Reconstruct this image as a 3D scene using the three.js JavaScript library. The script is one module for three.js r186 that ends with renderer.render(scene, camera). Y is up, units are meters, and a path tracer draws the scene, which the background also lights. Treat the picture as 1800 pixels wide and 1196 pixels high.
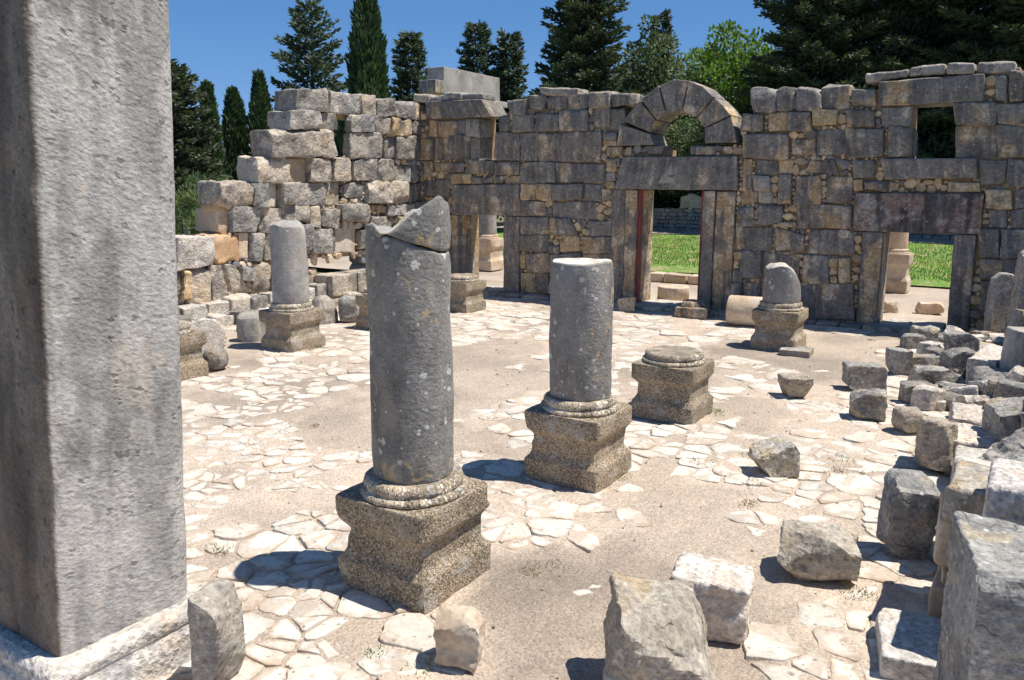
import * as THREE from 'three';
import { mergeGeometries, toCreasedNormals } from 'three/addons/utils/BufferGeometryUtils.js';

// ---------------------------------------------------------------- camera, sky, sun, exposure
const scene = new THREE.Scene();
const camera = new THREE.PerspectiveCamera(46.77, 1024 / 680, 0.1, 900);
camera.rotation.order = 'YXZ';
camera.position.set(0, 2.4, 0);
camera.rotation.set(-0.1943, 0.576, 0);
const renderer = new THREE.WebGLRenderer({ antialias: true });
renderer.toneMapping = THREE.LinearToneMapping;
renderer.toneMappingExposure = 1.24;
renderer.shadowMap.enabled = true;
{
  const W = 256, H = 128, d = new Float32Array(W * H * 4);
  const hor = [0.34, 0.52, 0.76], low = [0.094, 0.29, 0.66], zen = [0.032, 0.088, 0.225], gr = [0.25, 0.22, 0.18];
  for (let j = 0; j < H; j++) {
    const e = ((j + 0.5) / H - 0.5) * Math.PI;                 // elevation
    for (let i = 0; i < W; i++) {
      const k = (j * W + i) * 4;
      for (let c = 0; c < 3; c++) {
        let v;
        if (e < 0) v = gr[c];
        else {
          const s = Math.sin(e);
          const a = Math.exp(-s / 0.085), b = Math.exp(-s / 0.4);
          v = zen[c] + (low[c] - zen[c]) * b + (hor[c] - low[c]) * a;
        }
        d[k + c] = v;
      }
      d[k + 3] = 1;
    }
  }
  const t = new THREE.DataTexture(d, W, H, THREE.RGBAFormat, THREE.FloatType);
  t.mapping = THREE.EquirectangularReflectionMapping; t.magFilter = THREE.LinearFilter; t.minFilter = THREE.LinearFilter; t.needsUpdate = true;
  scene.background = t; scene.environment = t;
}
const sun = new THREE.DirectionalLight(new THREE.Color(1.0, 0.95, 0.86), 5.0);
sun.position.set(-5 + 0.385 * 40, 40, -8 - 0.195 * 40);
sun.target.position.set(-5, 0, -8);
sun.castShadow = true; sun.shadow.mapSize.set(4096, 4096);
Object.assign(sun.shadow.camera, { left: -60, right: 60, top: 60, bottom: -60, near: 1, far: 140 });
scene.add(sun, sun.target);

// ---------------------------------------------------------------- numbers and noise
function rng(s) { let a = (s * 2654435761) >>> 0; return () => { a = (a + 0x6D2B79F5) | 0; let t = Math.imul(a ^ (a >>> 15), 1 | a); t = (t + Math.imul(t ^ (t >>> 7), 61 | t)) ^ t; return ((t ^ (t >>> 14)) >>> 0) / 4294967296; }; }
const PT = new Uint8Array(512), PV = new Float32Array(256);
{ const r = rng(7); const p = [...Array(256).keys()]; for (let i = 255; i > 0; i--) { const j = Math.floor(r() * (i + 1)); [p[i], p[j]] = [p[j], p[i]]; } for (let i = 0; i < 512; i++) PT[i] = p[i & 255]; for (let i = 0; i < 256; i++) PV[i] = r() * 2 - 1; }
const sm = t => t * t * (3 - 2 * t), lerp = (a, b, t) => a + (b - a) * t, cl = (v, a = 0, b = 1) => v < a ? a : v > b ? b : v;
const ss = (a, b, x) => sm(cl((x - a) / (b - a)));
function n3(x, y, z) {
  const i = Math.floor(x), j = Math.floor(y), k = Math.floor(z), u = sm(x - i), v = sm(y - j), w = sm(z - k);
  const h = (a, b, c) => PV[PT[PT[PT[a & 255] + (b & 255)] + (c & 255)]];
  return lerp(lerp(lerp(h(i, j, k), h(i + 1, j, k), u), lerp(h(i, j + 1, k), h(i + 1, j + 1, k), u), v),
    lerp(lerp(h(i, j, k + 1), h(i + 1, j, k + 1), u), lerp(h(i, j + 1, k + 1), h(i + 1, j + 1, k + 1), u), v), w);
}
function f3(x, y, z, o = 3) { let s = 0, a = 0.5; for (let i = 0; i < o; i++) { s += a * n3(x, y, z); x *= 2.1; y *= 2.1; z *= 2.1; a *= 0.5; } return s; }
// periodic 2D noise on the unit square: p lattice cells across
function n2(u, v, p, q, s) {
  const x = u * p, y = v * q, i = Math.floor(x), j = Math.floor(y), a = sm(x - i), b = sm(y - j), i0 = i % p, i1 = (i + 1) % p, j0 = j % q, j1 = (j + 1) % q;
  const h = (m, n) => PV[PT[PT[(m + s * 17) & 255] + ((n + s * 31) & 255)]];
  return lerp(lerp(h(i0, j0), h(i1, j0), a), lerp(h(i0, j1), h(i1, j1), a), b);
}
function fb(u, v, p, q, s, o = 4) { let r = 0, a = 0.5; for (let i = 0; i < o; i++) { r += a * n2(u, v, p, q, s + i); p *= 2; q *= 2; a *= 0.55; } return r; }
function worley(u, v, p, s) {   // [nearest, second, id]
  const x = u * p, y = v * p, i = Math.floor(x), j = Math.floor(y); let d1 = 9, d2 = 9, id = 0;
  for (let a = -1; a < 2; a++) for (let b = -1; b < 2; b++) {
    const m = (i + a + p) % p, n = (j + b + p) % p, h = PT[PT[(m + s * 13) & 255] + ((n + (m >> 8) * 7 + s * 29) & 255)];
    const dx = i + a + 0.5 + PV[h] * 0.48 - x, dy = j + b + 0.5 + PV[PT[h]] * 0.48 - y, d = dx * dx + dy * dy;
    if (d < d1) { d2 = d1; d1 = d; id = h; } else if (d < d2) d2 = d;
  }
  return [Math.sqrt(d1), Math.sqrt(d2), PV[PT[id + 3]]];
}
// ---------------------------------------------------------------- materials: fn(u, v) -> [r, g, b (linear), height 0..1]
const toS = v => { v = cl(v); return 255 * (v < 0.0031308 ? 12.92 * v : 1.055 * Math.pow(v, 1 / 2.4) - 0.055); };
function stuffMat(size, period, bump, fn, opt = {}) {
  const c = new Uint8Array(size * size * 4), h = new Uint8Array(size * size * 4);
  for (let j = 0; j < size; j++) for (let i = 0; i < size; i++) {
    const r = fn((i + 0.5) / size, (j + 0.5) / size), k = (j * size + i) * 4;
    c[k] = toS(r[0]); c[k + 1] = toS(r[1]); c[k + 2] = toS(r[2]); c[k + 3] = 255;
    h[k] = h[k + 1] = h[k + 2] = 255 * cl(r[3]); h[k + 3] = 255;
  }
  const mk = (a, srgb) => { const t = new THREE.DataTexture(a, size, size); t.wrapS = t.wrapT = THREE.RepeatWrapping; t.magFilter = THREE.LinearFilter; t.minFilter = THREE.LinearMipmapLinearFilter; t.generateMipmaps = true; if (srgb) t.colorSpace = THREE.SRGBColorSpace; t.repeat.set(1 / period, 1 / period); t.needsUpdate = true; return t; };
  return new THREE.MeshStandardMaterial({ map: mk(c, true), bumpMap: mk(h, false), bumpScale: bump, roughness: opt.rough ?? 0.92, vertexColors: true });
}
const mix3 = (a, b, t) => [a[0] + (b[0] - a[0]) * t, a[1] + (b[1] - a[1]) * t, a[2] + (b[2] - a[2]) * t];
const mul3 = (a, k) => [a[0] * k, a[1] * k, a[2] * k];
// weathered wall stone: dark patina that has come off in patches over warm stone, with run-down streaks
function wallStone(s, share, dark, warm, pale, lichen, size = 1024) {
  return stuffMat(size, 2.6, 0.013, (u, v) => {
    const big = fb(u, v, 5, 5, s, 5), streak = fb(u, v, 22, 3, s + 9, 3), fine = fb(u, v, 70, 70, s + 3, 3), mid = fb(u, v, 18, 18, s + 5, 4);
    let t = ss(share - 0.2, share + 0.2, big * 0.9 + streak * 0.5 + mid * 0.3);       // 1 = patina gone
    let c = mix3(mul3(dark, 1 + 0.5 * streak + 0.35 * mid), mix3(warm, pale, ss(-0.1, 0.5, mid + fine * 0.5)), t);
    const run = ss(0.28, 0.5, fb(u, v, 46, 5, s + 21, 3)); c = mix3(c, pale, run * 0.28);
    c = mul3(c, 1 + 0.5 * fine);
    const w = worley(u, v, 34, s); if (w[2] > 0.90 - lichen && w[0] < 0.16 + 0.2 * (w[2] - 0.9)) c = mix3(c, [0.52, 0.51, 0.47], 0.8);
    const pit = worley(u, v, 120, s + 2); const p = pit[2] > 0.45 ? ss(0.4, 0.1, pit[0]) : 0;
    return [...mul3(c, 1 - 0.35 * p), 0.5 + 0.55 * mid + 0.35 * fine - 0.4 * p];
  });
}
const GREY = [0.228, 0.205, 0.178], WARM = [0.46, 0.315, 0.17], PALE = [0.54, 0.45, 0.335];
const M = {};
M.g = wallStone(1, 0.27, GREY, WARM, PALE, 0.04);
M.m = wallStone(2, 0.02, GREY, WARM, PALE, 0.03);
M.o = wallStone(3, -0.30, [0.2, 0.17, 0.14], [0.52, 0.37, 0.20], [0.60, 0.47, 0.32], 0, 512);
M.r = wallStone(4, 0.22, [0.112, 0.096, 0.088], [0.30, 0.20, 0.15], [0.40, 0.345, 0.30], 0.10, 512);
M.p = stuffMat(1024, 2.2, 0.018, (u, v) => {
  const big = fb(u, v, 4, 4, 41, 5), mid = fb(u, v, 16, 16, 43, 4), fine = fb(u, v, 64, 64, 47, 4), w = worley(u, v, 26, 6);
  let c = mix3([0.43, 0.38, 0.32], [0.225, 0.207, 0.187], ss(-0.14, 0.28, big + 0.5 * mid));
  c = mix3(c, [0.56, 0.43, 0.28], 0.6 * ss(0.16, 0.42, mid - big * 0.6));
  c = mul3(c, 1 + 0.42 * fine);
  const crack = ss(0.07, 0.0, w[1] - w[0]) * ss(0.0, 0.3, fb(u, v, 7, 7, 55, 3));
  return [...mul3(c, 1 - 0.3 * crack), 0.5 + 0.7 * mid + 0.45 * fine - 0.35 * crack];
});
M.c = stuffMat(512, 1.6, 0.006, (u, v) => { const a = fb(u, v, 4, 4, 61, 5), f = fb(u, v, 60, 60, 63, 3); const c = mix3([0.60, 0.50, 0.39], [0.50, 0.37, 0.25], ss(-0.2, 0.4, a)); return [...mul3(c, 1 + 0.3 * f), 0.5 + 0.4 * a + 0.4 * f]; });
M.chip = stuffMat(512, 0.7, 0.008, (u, v) => { const a = fb(u, v, 5, 5, 65, 4), f = fb(u, v, 40, 40, 67, 3); const c = mix3([0.62, 0.46, 0.28], [0.44, 0.32, 0.20], ss(-0.3, 0.4, a)); return [...mul3(c, 1 + 0.4 * f), 0.5 + 0.4 * a + 0.4 * f]; });
// dark grey shaft stone with tool marks, round lichens and dirty veins
function shaftStone(s, base, spots, vein) {
  const R = rng(s + 90), L = []; for (let i = 0; i < spots; i++) { const b = R(); L.push([R(), R(), 0.002 + 0.011 * b * b * b * b + 0.0025 * R()]); }
  const SZ = 1024, lich = new Float32Array(SZ * SZ);
  for (const [a, b, r] of L) { const n = Math.ceil(r * 1.7 * SZ); for (let j = -n; j <= n; j++) for (let i = -n; i <= n; i++) { const x = Math.floor(a * SZ) + i, y = Math.floor(b * SZ) + j, k = ((y + SZ) % SZ) * SZ + (x + SZ) % SZ; const d = Math.hypot(i, j) / SZ / r + 0.35 * n2(((x + SZ) % SZ) / SZ, ((y + SZ) % SZ) / SZ, 128, 128, 3); lich[k] = Math.max(lich[k], ss(1.08, 0.85, d) ); } }
  return stuffMat(SZ, 1.7, 0.0042, (u, v) => {
    const big = fb(u, v, 4, 3, s, 4), mid = fb(u, v, 24, 24, s + 4, 3), tool = fb(u + 0.02 * mid, v, 90, 104, s + 7, 3), fine = fb(u, v, 160, 160, s + 8, 2);
    let c = mul3(base, 1 + 0.45 * big + 0.25 * mid + 0.28 * fine + 0.15 * tool);
    c = mix3(c, [0.42, 0.37, 0.30], 0.35 * ss(0.18, 0.45, fb(u, v, 9, 4, s + 12, 4)));
    const vv = Math.abs(fb(u, v, 3, 3, s + 30, 4)); const ve = vein * ss(0.035, 0.0, vv) * ss(-0.1, 0.15, fb(u, v, 40, 40, s + 31, 3));
    c = mix3(c, [0.50, 0.37, 0.20], ve * 0.8);
    const k = Math.floor(v * SZ) * SZ + Math.floor(u * SZ); c = mix3(c, [0.56, 0.56, 0.53], lich[k] * 0.85);
    const pit = worley(u, v, 90, s); const p = pit[2] > 0.8 ? ss(0.35, 0.1, pit[0]) : 0;
    return [...mul3(c, 1 - 0.4 * p), 0.5 + 0.55 * tool + 0.3 * mid - 0.3 * p - 0.25 * ve + 0.1 * lich[k]];
  });
}
M.shaft = shaftStone(5, [0.245, 0.233, 0.217], 260, 1);
M.shaftPale = shaftStone(8, [0.38, 0.355, 0.325], 40, 0);
M.pillar = stuffMat(1024, 1.9, 0.0055, (u, v) => {
  const big = fb(u, v, 9, 2, 71, 4), mid = fb(u, v, 20, 14, 73, 4), tool = fb(u + v * 0.5, v, 90, 120, 75, 3), fine = fb(u, v, 180, 180, 77, 2);
  let c = mix3([0.31, 0.297, 0.285], [0.50, 0.475, 0.445], ss(-0.35, 0.3, big + 0.6 * mid));
  c = mix3(c, [0.50, 0.42, 0.33], 0.45 * ss(0.17, 0.36, fb(u, v, 9, 6, 79, 5)));
  c = mix3(c, [0.19, 0.178, 0.165], 0.42 * ss(0.16, 0.4, fb(u, v, 12, 3, 178, 4)));
  c = mul3(c, 1 + 0.3 * fine + 0.22 * tool);
  const pit = worley(u + 0.015 * mid, v + 0.01 * tool, 44, 9), p = pit[2] > 0.88 ? ss(0.4, 0.1, pit[0] + 0.45 * tool) : 0; const cr = ss(0.018, 0.0, Math.abs(fb(u, v, 4, 7, 181, 4))) * 0.0;
  return [...mul3(c, 1 - 0.4 * p - 0.4 * cr), 0.5 + 0.42 * tool + 0.6 * mid - 0.6 * p - 0.6 * cr];
});
// pitted conglomerate of the pedestals
M.ped = stuffMat(1024, 0.9, 0.012, (u, v) => {
  const big = fb(u, v, 4, 4, 81, 4), w = worley(u + 0.006 * fb(u, v, 40, 40, 2, 2), v, 58, 11), w2 = worley(u, v, 110, 12), fine = fb(u, v, 200, 200, 83, 2);
  let c = mix3([0.235, 0.185, 0.125], [0.37, 0.285, 0.19], ss(-0.3, 0.35, big));
  const grain = w[2] > -0.25 ? ss(0.5, 0.32, w[0]) : 0; c = mix3(c, w[2] > 0.4 ? [0.58, 0.50, 0.40] : [0.42, 0.34, 0.25], 0.85 * grain);
  const hole = w[2] < -0.55 ? ss(0.5, 0.2, w[0]) : 0, h2 = w2[2] > 0.55 ? ss(0.45, 0.2, w2[0]) : 0;
  c = mix3(c, [0.10, 0.08, 0.055], Math.max(hole, h2 * 0.7) * 0.8);
  const li = ss(0.24, 0.42, fb(u, v, 12, 12, 87, 4)); c = mix3(c, [0.50, 0.48, 0.44], 0.5 * li);
  return [...mul3(c, 1 + 0.35 * fine), 0.55 + 0.25 * grain - 0.5 * hole - 0.35 * h2 + 0.2 * fine];
});
// fallen stones
function rockMat(lo, hi, tan, tanShare) { return stuffMat(768, 1.5, 0.010, (u, v) => {
  const big = fb(u, v, 4, 4, 91, 5), mid = fb(u, v, 14, 14, 93, 4), fine = fb(u, v, 60, 60, 95, 4), w = worley(u, v, 30, 14);
  const bed = fb(u, v, 5, 46, 197, 3), grit = fb(u, v, 190, 190, 199, 2);
  let c = mix3(hi, lo, ss(-0.35, 0.35, 0.7 * big + 0.5 * mid + 0.35 * bed));
  c = mix3(c, tan, tanShare * ss(0.05, 0.32, fb(u, v, 6, 6, 97, 5)));
  c = mul3(c, 1 + 0.5 * fine + 0.35 * grit + 0.2 * bed);
  if (w[2] > 0.82 && w[0] < 0.2) c = mix3(c, [0.58, 0.57, 0.54], 0.7);
  const cr = ss(0.03, 0, Math.abs(fb(u, v, 6, 6, 99, 4))) * ss(-0.05, 0.2, mid);
  return [...mul3(c, 1 - 0.45 * cr), 0.5 + 0.35 * mid + 0.45 * fine + 0.3 * bed + 0.2 * grit - 0.6 * cr];
}); }
M.rock = rockMat([0.20, 0.188, 0.175], [0.37, 0.34, 0.30], [0.43, 0.335, 0.21], 0.6);
M.rockTan = rockMat([0.30, 0.255, 0.205], [0.45, 0.395, 0.325], [0.42, 0.31, 0.18], 0.7);
M.white = rockMat([0.43, 0.395, 0.355], [0.60, 0.555, 0.495], [0.52, 0.42, 0.31], 0.55);
M.white = stuffMat(1024, 1.5, 0.011, (u, v) => {
  const big = fb(u, v, 4, 4, 101, 5), mid = fb(u, v, 14, 14, 103, 4), fine = fb(u, v, 60, 60, 105, 4);
  let c = mix3([0.62, 0.57, 0.51], [0.50, 0.45, 0.40], ss(-0.2, 0.4, big + 0.4 * mid));
  c = mix3(c, [0.50, 0.37, 0.26], 0.4 * ss(0.2, 0.45, fb(u, v, 7, 7, 107, 4)));
  c = mix3(c, [0.36, 0.35, 0.35], 0.6 * ss(0.22, 0.45, fb(u, v, 9, 9, 109, 4)));
  return [...mul3(c, 1 + 0.6 * fine), 0.5 + 0.6 * mid + 0.7 * fine];
});
M.slab = stuffMat(1024, 2.3, 0.010, (u, v) => {
  const big = fb(u, v, 5, 5, 111, 5), mid = fb(u, v, 22, 22, 113, 4), fine = fb(u, v, 90, 90, 115, 3), w = worley(u, v, 60, 16);
  let c = mix3([0.62, 0.57, 0.495], [0.56, 0.49, 0.41], ss(-0.1, 0.35, big));
  c = mix3(c, [0.50, 0.415, 0.335], 0.9 * ss(-0.04, 0.2, mid + big * 0.7));
  const pit = w[2] > 0.88 ? ss(0.3, 0.1, w[0] + 0.3 * fine) : 0;
  return [...mul3(c, (1 + 0.2 * fine) * (1 - 0.45 * pit)), 0.5 + 0.5 * mid + 0.3 * fine - 0.4 * pit];
});
M.dirt = stuffMat(1024, 3.1, 0.008, (u, v) => {
  const big = fb(u, v, 4, 4, 121, 5), mid = fb(u, v, 26, 26, 123, 4), g = worley(u, v, 220, 18), fine = fb(u, v, 240, 240, 125, 2);
  let c = mix3([0.455, 0.372, 0.298], [0.355, 0.290, 0.232], ss(-0.25, 0.35, big + 0.4 * mid));
  c = mul3(c, 1 + 0.42 * fine + 0.16 * mid);
  if (g[2] > 0.72) c = mix3(c, [0.58, 0.52, 0.46], 0.7 * ss(0.45, 0.25, g[0])); else if (g[2] < -0.8) c = mix3(c, [0.17, 0.13, 0.10], 0.7 * ss(0.45, 0.25, g[0]));
  return [...c, 0.5 + 0.5 * fine + 0.4 * mid];
});
M.lawn = stuffMat(512, 3.0, 0.03, (u, v) => { const a = fb(u, v, 5, 5, 131, 4), f = fb(u, v, 90, 90, 133, 3); let c = mix3([0.15, 0.28, 0.04], [0.25, 0.32, 0.075], ss(-0.2, 0.4, a)); c = mix3(c, [0.36, 0.30, 0.16], 0.8 * ss(0.2, 0.42, fb(u, v, 9, 9, 137, 4))); return [...mul3(c, 1 + 0.8 * f), 0.5 + f]; });
M.soil = stuffMat(512, 5.0, 0.02, (u, v) => { const a = fb(u, v, 5, 5, 141, 5), f = fb(u, v, 80, 80, 143, 3); let c = mix3([0.20, 0.16, 0.10], [0.10, 0.13, 0.05], ss(-0.1, 0.3, a)); return [...mul3(c, 1 + 0.5 * f), 0.5 + f]; });
M.bark = stuffMat(256, 0.8, 0.02, (u, v) => { const f = fb(u, v, 24, 5, 151, 4); return [...mul3([0.13, 0.10, 0.075], 1 + 0.9 * f), 0.5 + f]; });
M.red = stuffMat(256, 0.6, 0.001, (u, v) => { const f = fb(u, v, 20, 4, 161, 4), w = fb(u, v, 6, 6, 163, 4); let c = mix3([0.20, 0.024, 0.022], [0.14, 0.024, 0.02], ss(-0.2, 0.4, w)); return [...mul3(c, 1 + 0.3 * f), 0.5 + 0.4 * f]; }, { rough: 0.55 });
const leafMat = (r, g, b, tr = 0.3) => new THREE.MeshPhysicalMaterial({ color: new THREE.Color().setRGB(r, g, b), roughness: 0.85, transmission: tr, thickness: 0, side: THREE.DoubleSide, vertexColors: true });
M.leafDark = leafMat(0.062, 0.088, 0.030, 0.4); M.leafCyp = leafMat(0.060, 0.112, 0.030, 0.4); M.leafFir = leafMat(0.070, 0.105, 0.045, 0.4);
M.leafLight = leafMat(0.15, 0.26, 0.02, 0.55); M.leafOlive = leafMat(0.14, 0.19, 0.065, 0.45); M.leafBroom = leafMat(0.16, 0.22, 0.06, 0.45);
M.dry = leafMat(0.30, 0.25, 0.12, 0.3); M.blade = leafMat(0.16, 0.29, 0.04, 0.45);

// ---------------------------------------------------------------- geometry helpers
function setColor(g, r, gg, b) { const n = g.attributes.position.count, a = new Float32Array(n * 3); for (let i = 0; i < n; i++) { a[3 * i] = r; a[3 * i + 1] = gg; a[3 * i + 2] = b; } g.setAttribute('color', new THREE.BufferAttribute(a, 3)); return g; }
function tint(g, R, amt = 0.14) { const k = 1 + (R() - 0.5) * 2 * amt, w = (R() - 0.5) * amt * 0.5; return setColor(g, k * (1 + w), k, k * (1 - w)); }
function weldNormals(g) {
  const P = g.attributes.position, I = g.index, N = new Float32Array(P.count * 3), map = new Map(), id = new Int32Array(P.count);
  for (let i = 0; i < P.count; i++) { const k = Math.round(P.getX(i) * 2e4) + ',' + Math.round(P.getY(i) * 2e4) + ',' + Math.round(P.getZ(i) * 2e4); let m = map.get(k); if (m === undefined) { m = map.size; map.set(k, m); } id[i] = m; }
  const S = new Float64Array(map.size * 3), a = new THREE.Vector3(), b = new THREE.Vector3(), c = new THREE.Vector3();
  for (let t = 0; t < I.count; t += 3) { const i = I.getX(t), j = I.getX(t + 1), k = I.getX(t + 2); a.fromBufferAttribute(P, i); b.fromBufferAttribute(P, j).sub(a); c.fromBufferAttribute(P, k).sub(a); b.cross(c); for (const q of [i, j, k]) { S[3 * id[q]] += b.x; S[3 * id[q] + 1] += b.y; S[3 * id[q] + 2] += b.z; } }
  for (let i = 0; i < P.count; i++) { const m = id[i] * 3, l = Math.hypot(S[m], S[m + 1], S[m + 2]) || 1; N[3 * i] = S[m] / l; N[3 * i + 1] = S[m + 1] / l; N[3 * i + 2] = S[m + 2] / l; }
  g.setAttribute('normal', new THREE.BufferAttribute(N, 3)); return g;
}
function axis(h, r, n) { r = Math.min(r, h * 0.9); const L = [-h, -h + r * 0.45, -h + r], m = h - r; for (let i = 1; i < n; i++) L.push(-m + 2 * m * i / n); L.push(h - r, h - r * 0.45, h); return L; }
// a hewn block: rounded box, worn and chipped; o.warp maps the finished point, o.cuts are [nx, ny, nz, d] planes it is broken along
function block(hx, hy, hz, o = {}) {
  const R = rng(o.seed ?? 1), ox = R() * 90, oy = R() * 90, oz = R() * 90, r = o.r ?? 0.03, rough = o.rough ?? 0.012, fr = o.freq ?? 3, seg = o.seg ?? 0.07;
  const nn = h => Math.max(1, Math.min(o.max ?? 26, Math.round(2 * (h - r) / seg)));
  const A = [axis(hx, r, nn(hx)), axis(hy, r, nn(hy)), axis(hz, r, nn(hz))], Hh = [hx, hy, hz];
  const cuts = (o.cuts ?? []).map(c => { const l = Math.hypot(c[0], c[1], c[2]); return [c[0] / l, c[1] / l, c[2] / l, c[3]]; });
  if (o.chips) for (let i = 0; i < o.chips; i++) { const s = [R() < 0.5 ? -1 : 1, R() < 0.5 ? -1 : 1, R() < 0.5 ? -1 : 1]; let n = [s[0] * (0.2 + R()), s[1] * (0.2 + R()), s[2] * (0.2 + R())]; const z = Math.floor(R() * 4); if (z < 3) n[z] *= 0.15; const l = Math.hypot(...n); n = n.map(q => q / l); const ext = Math.abs(n[0]) * hx + Math.abs(n[1]) * hy + Math.abs(n[2]) * hz; cuts.push([...n, ext - (o.bite ?? 0.5) * (0.25 + 0.75 * R()) * Math.min(hx, hy, hz)]); }
  const pos = [], uv = [], idx = []; const u0 = R() * 7, v0 = R() * 7;
  for (let f = 0; f < 6; f++) {
    const ax = f >> 1, sg = f & 1 ? 1 : -1, a = (ax + 1) % 3, b = (ax + 2) % 3, LA = A[a], LB = A[b], base = pos.length / 3;
    for (const q of LB) for (const p of LA) {
      const P = [0, 0, 0]; P[ax] = sg * Hh[ax]; P[a] = p; P[b] = q;
      const Q = P.map((w, i) => { const m = Math.max(Hh[i] - Math.min(r, Hh[i] * 0.9), 0); return cl(w, -m, m); });
      let d = [P[0] - Q[0], P[1] - Q[1], P[2] - Q[2]]; const l = Math.hypot(...d) || 1; const rr = Math.min(r, l); d = d.map(w => w / l);
      let X = [Q[0] + d[0] * rr, Q[1] + d[1] * rr, Q[2] + d[2] * rr];
      const nz = f3(X[0] * fr + ox, X[1] * fr + oy, X[2] * fr + oz, 3) * rough * 2 + f3(X[0] * fr * 5 + oy, X[1] * fr * 5 + oz, X[2] * fr * 5 + ox, 2) * rough * 0.6;
      X = [X[0] + d[0] * nz, X[1] + d[1] * nz, X[2] + d[2] * nz];
      for (const c of cuts) { const e = X[0] * c[0] + X[1] * c[1] + X[2] * c[2] - c[3] + (o.cutRough ?? 0.5) * rough * 2.2 * f3(X[0] * 7 + oz, X[1] * 7 + ox, X[2] * 7 + oy, 3); if (e > 0) { X[0] -= c[0] * e * 0.96; X[1] -= c[1] * e * 0.96; X[2] -= c[2] * e * 0.96; } }
      if (o.bulge) { const k = (1 - (P[0] / hx) ** 2) * (1 - (P[1] / hy) ** 2); X[2] += (X[2] > 0 ? 1 : -0.1) * o.bulge * k; }
      const uvp = ax === 0 ? [X[2], X[1]] : ax === 1 ? [X[0], X[2]] : [X[0], X[1]];
      uv.push(uvp[0] + u0, uvp[1] + v0);
      if (o.warp) X = o.warp(X, P);
      pos.push(...X);
    }
    const na = LA.length;
    for (let j = 0; j + 1 < LB.length; j++) for (let i = 0; i + 1 < na; i++) { const p = base + j * na + i; if (sg > 0) idx.push(p, p + 1, p + na + 1, p, p + na + 1, p + na); else idx.push(p, p + na + 1, p + 1, p, p + na, p + na + 1); }
  }
  const g = new THREE.BufferGeometry(); g.setAttribute('position', new THREE.Float32BufferAttribute(pos, 3)); g.setAttribute('uv', new THREE.Float32BufferAttribute(uv, 2)); g.setIndex(idx);
  if (o.crease) { tint(g, R, o.tint ?? 0.12); return toCreasedNormals(g, o.crease); }
  weldNormals(g); return tint(g, R, o.tint ?? 0.12);
}
function shadow(o) { o.traverse(m => { if (m.isMesh) { m.castShadow = true; m.receiveShadow = true; } }); return o; }
function add(name, geo, mat, parent) { if (!geo.attributes.color) setColor(geo, 1, 1, 1); const m = new THREE.Mesh(geo, mat); m.name = name; m.castShadow = m.receiveShadow = true; (parent ?? scene).add(m); return m; }
const used = {};
const numbered = n => { const k = used[n] = (used[n] ?? -1) + 1; return k ? `${n}_${String(k).padStart(3, '0')}` : n; };
function tag(o, label, category, group) { o.userData.label = label; o.userData.category = category; if (group) o.userData.group = group; return o; }
function thing(name, label, category, p = [0, 0, 0], turn = 0, group) { const o = new THREE.Group(); o.name = numbered(name); o.position.set(...p); o.rotation.y = turn; scene.add(o); return tag(o, label, category, group); }
function struct(name, geo, mat) { const m = add(numbered(name), geo, mat); m.userData.kind = 'structure'; return m; }
const RAD = Math.PI / 180;
// points and triangles given directly
function soup(pos, uv, idx) { const g = new THREE.BufferGeometry(); g.setAttribute('position', new THREE.Float32BufferAttribute(pos, 3)); g.setAttribute('uv', new THREE.Float32BufferAttribute(uv, 2)); g.setIndex(idx); return g; }

// ---------------------------------------------------------------- ground
{
  const g = new THREE.PlaneGeometry(700, 700, 2, 2); g.rotateX(-Math.PI / 2); g.translate(0, -0.16, -60); const u = g.attributes.uv; for (let i = 0; i < u.count; i++) u.setXY(i, g.attributes.position.getX(i), g.attributes.position.getZ(i)); struct('ground', g, M.soil);
}
function sheet(x0, x1, z0, z1, step, y, amp, fr, mask) {
  const nx = Math.round((x1 - x0) / step), nz = Math.round((z1 - z0) / step), pos = [], uv = [], idx = [];
  for (let j = 0; j <= nz; j++) for (let i = 0; i <= nx; i++) { const x = x0 + (x1 - x0) * i / nx, z = z0 + (z1 - z0) * j / nz; pos.push(x, y + amp * 2 * f3(x * fr, 3.3, z * fr, 3), z); uv.push(x, z); }
  for (let j = 0; j < nz; j++) for (let i = 0; i < nx; i++) { if (mask && !mask(x0 + (x1 - x0) * (i + 0.5) / nx, z0 + (z1 - z0) * (j + 0.5) / nz)) continue; const p = j * (nx + 1) + i; idx.push(p, p + nx + 1, p + 1, p + 1, p + nx + 1, p + nx + 2); }
  const g = soup(pos, uv, idx); g.computeVertexNormals(); return g;
}
const inPoly = (P, x, y) => { let c = false; for (let i = 0, j = P.length - 1; i < P.length; j = i++) { const [a, b] = P[i], [d, e] = P[j]; if ((b > y) !== (e > y) && x < (d - a) * (y - b) / (e - b) + a) c = !c; } return c; };
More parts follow.
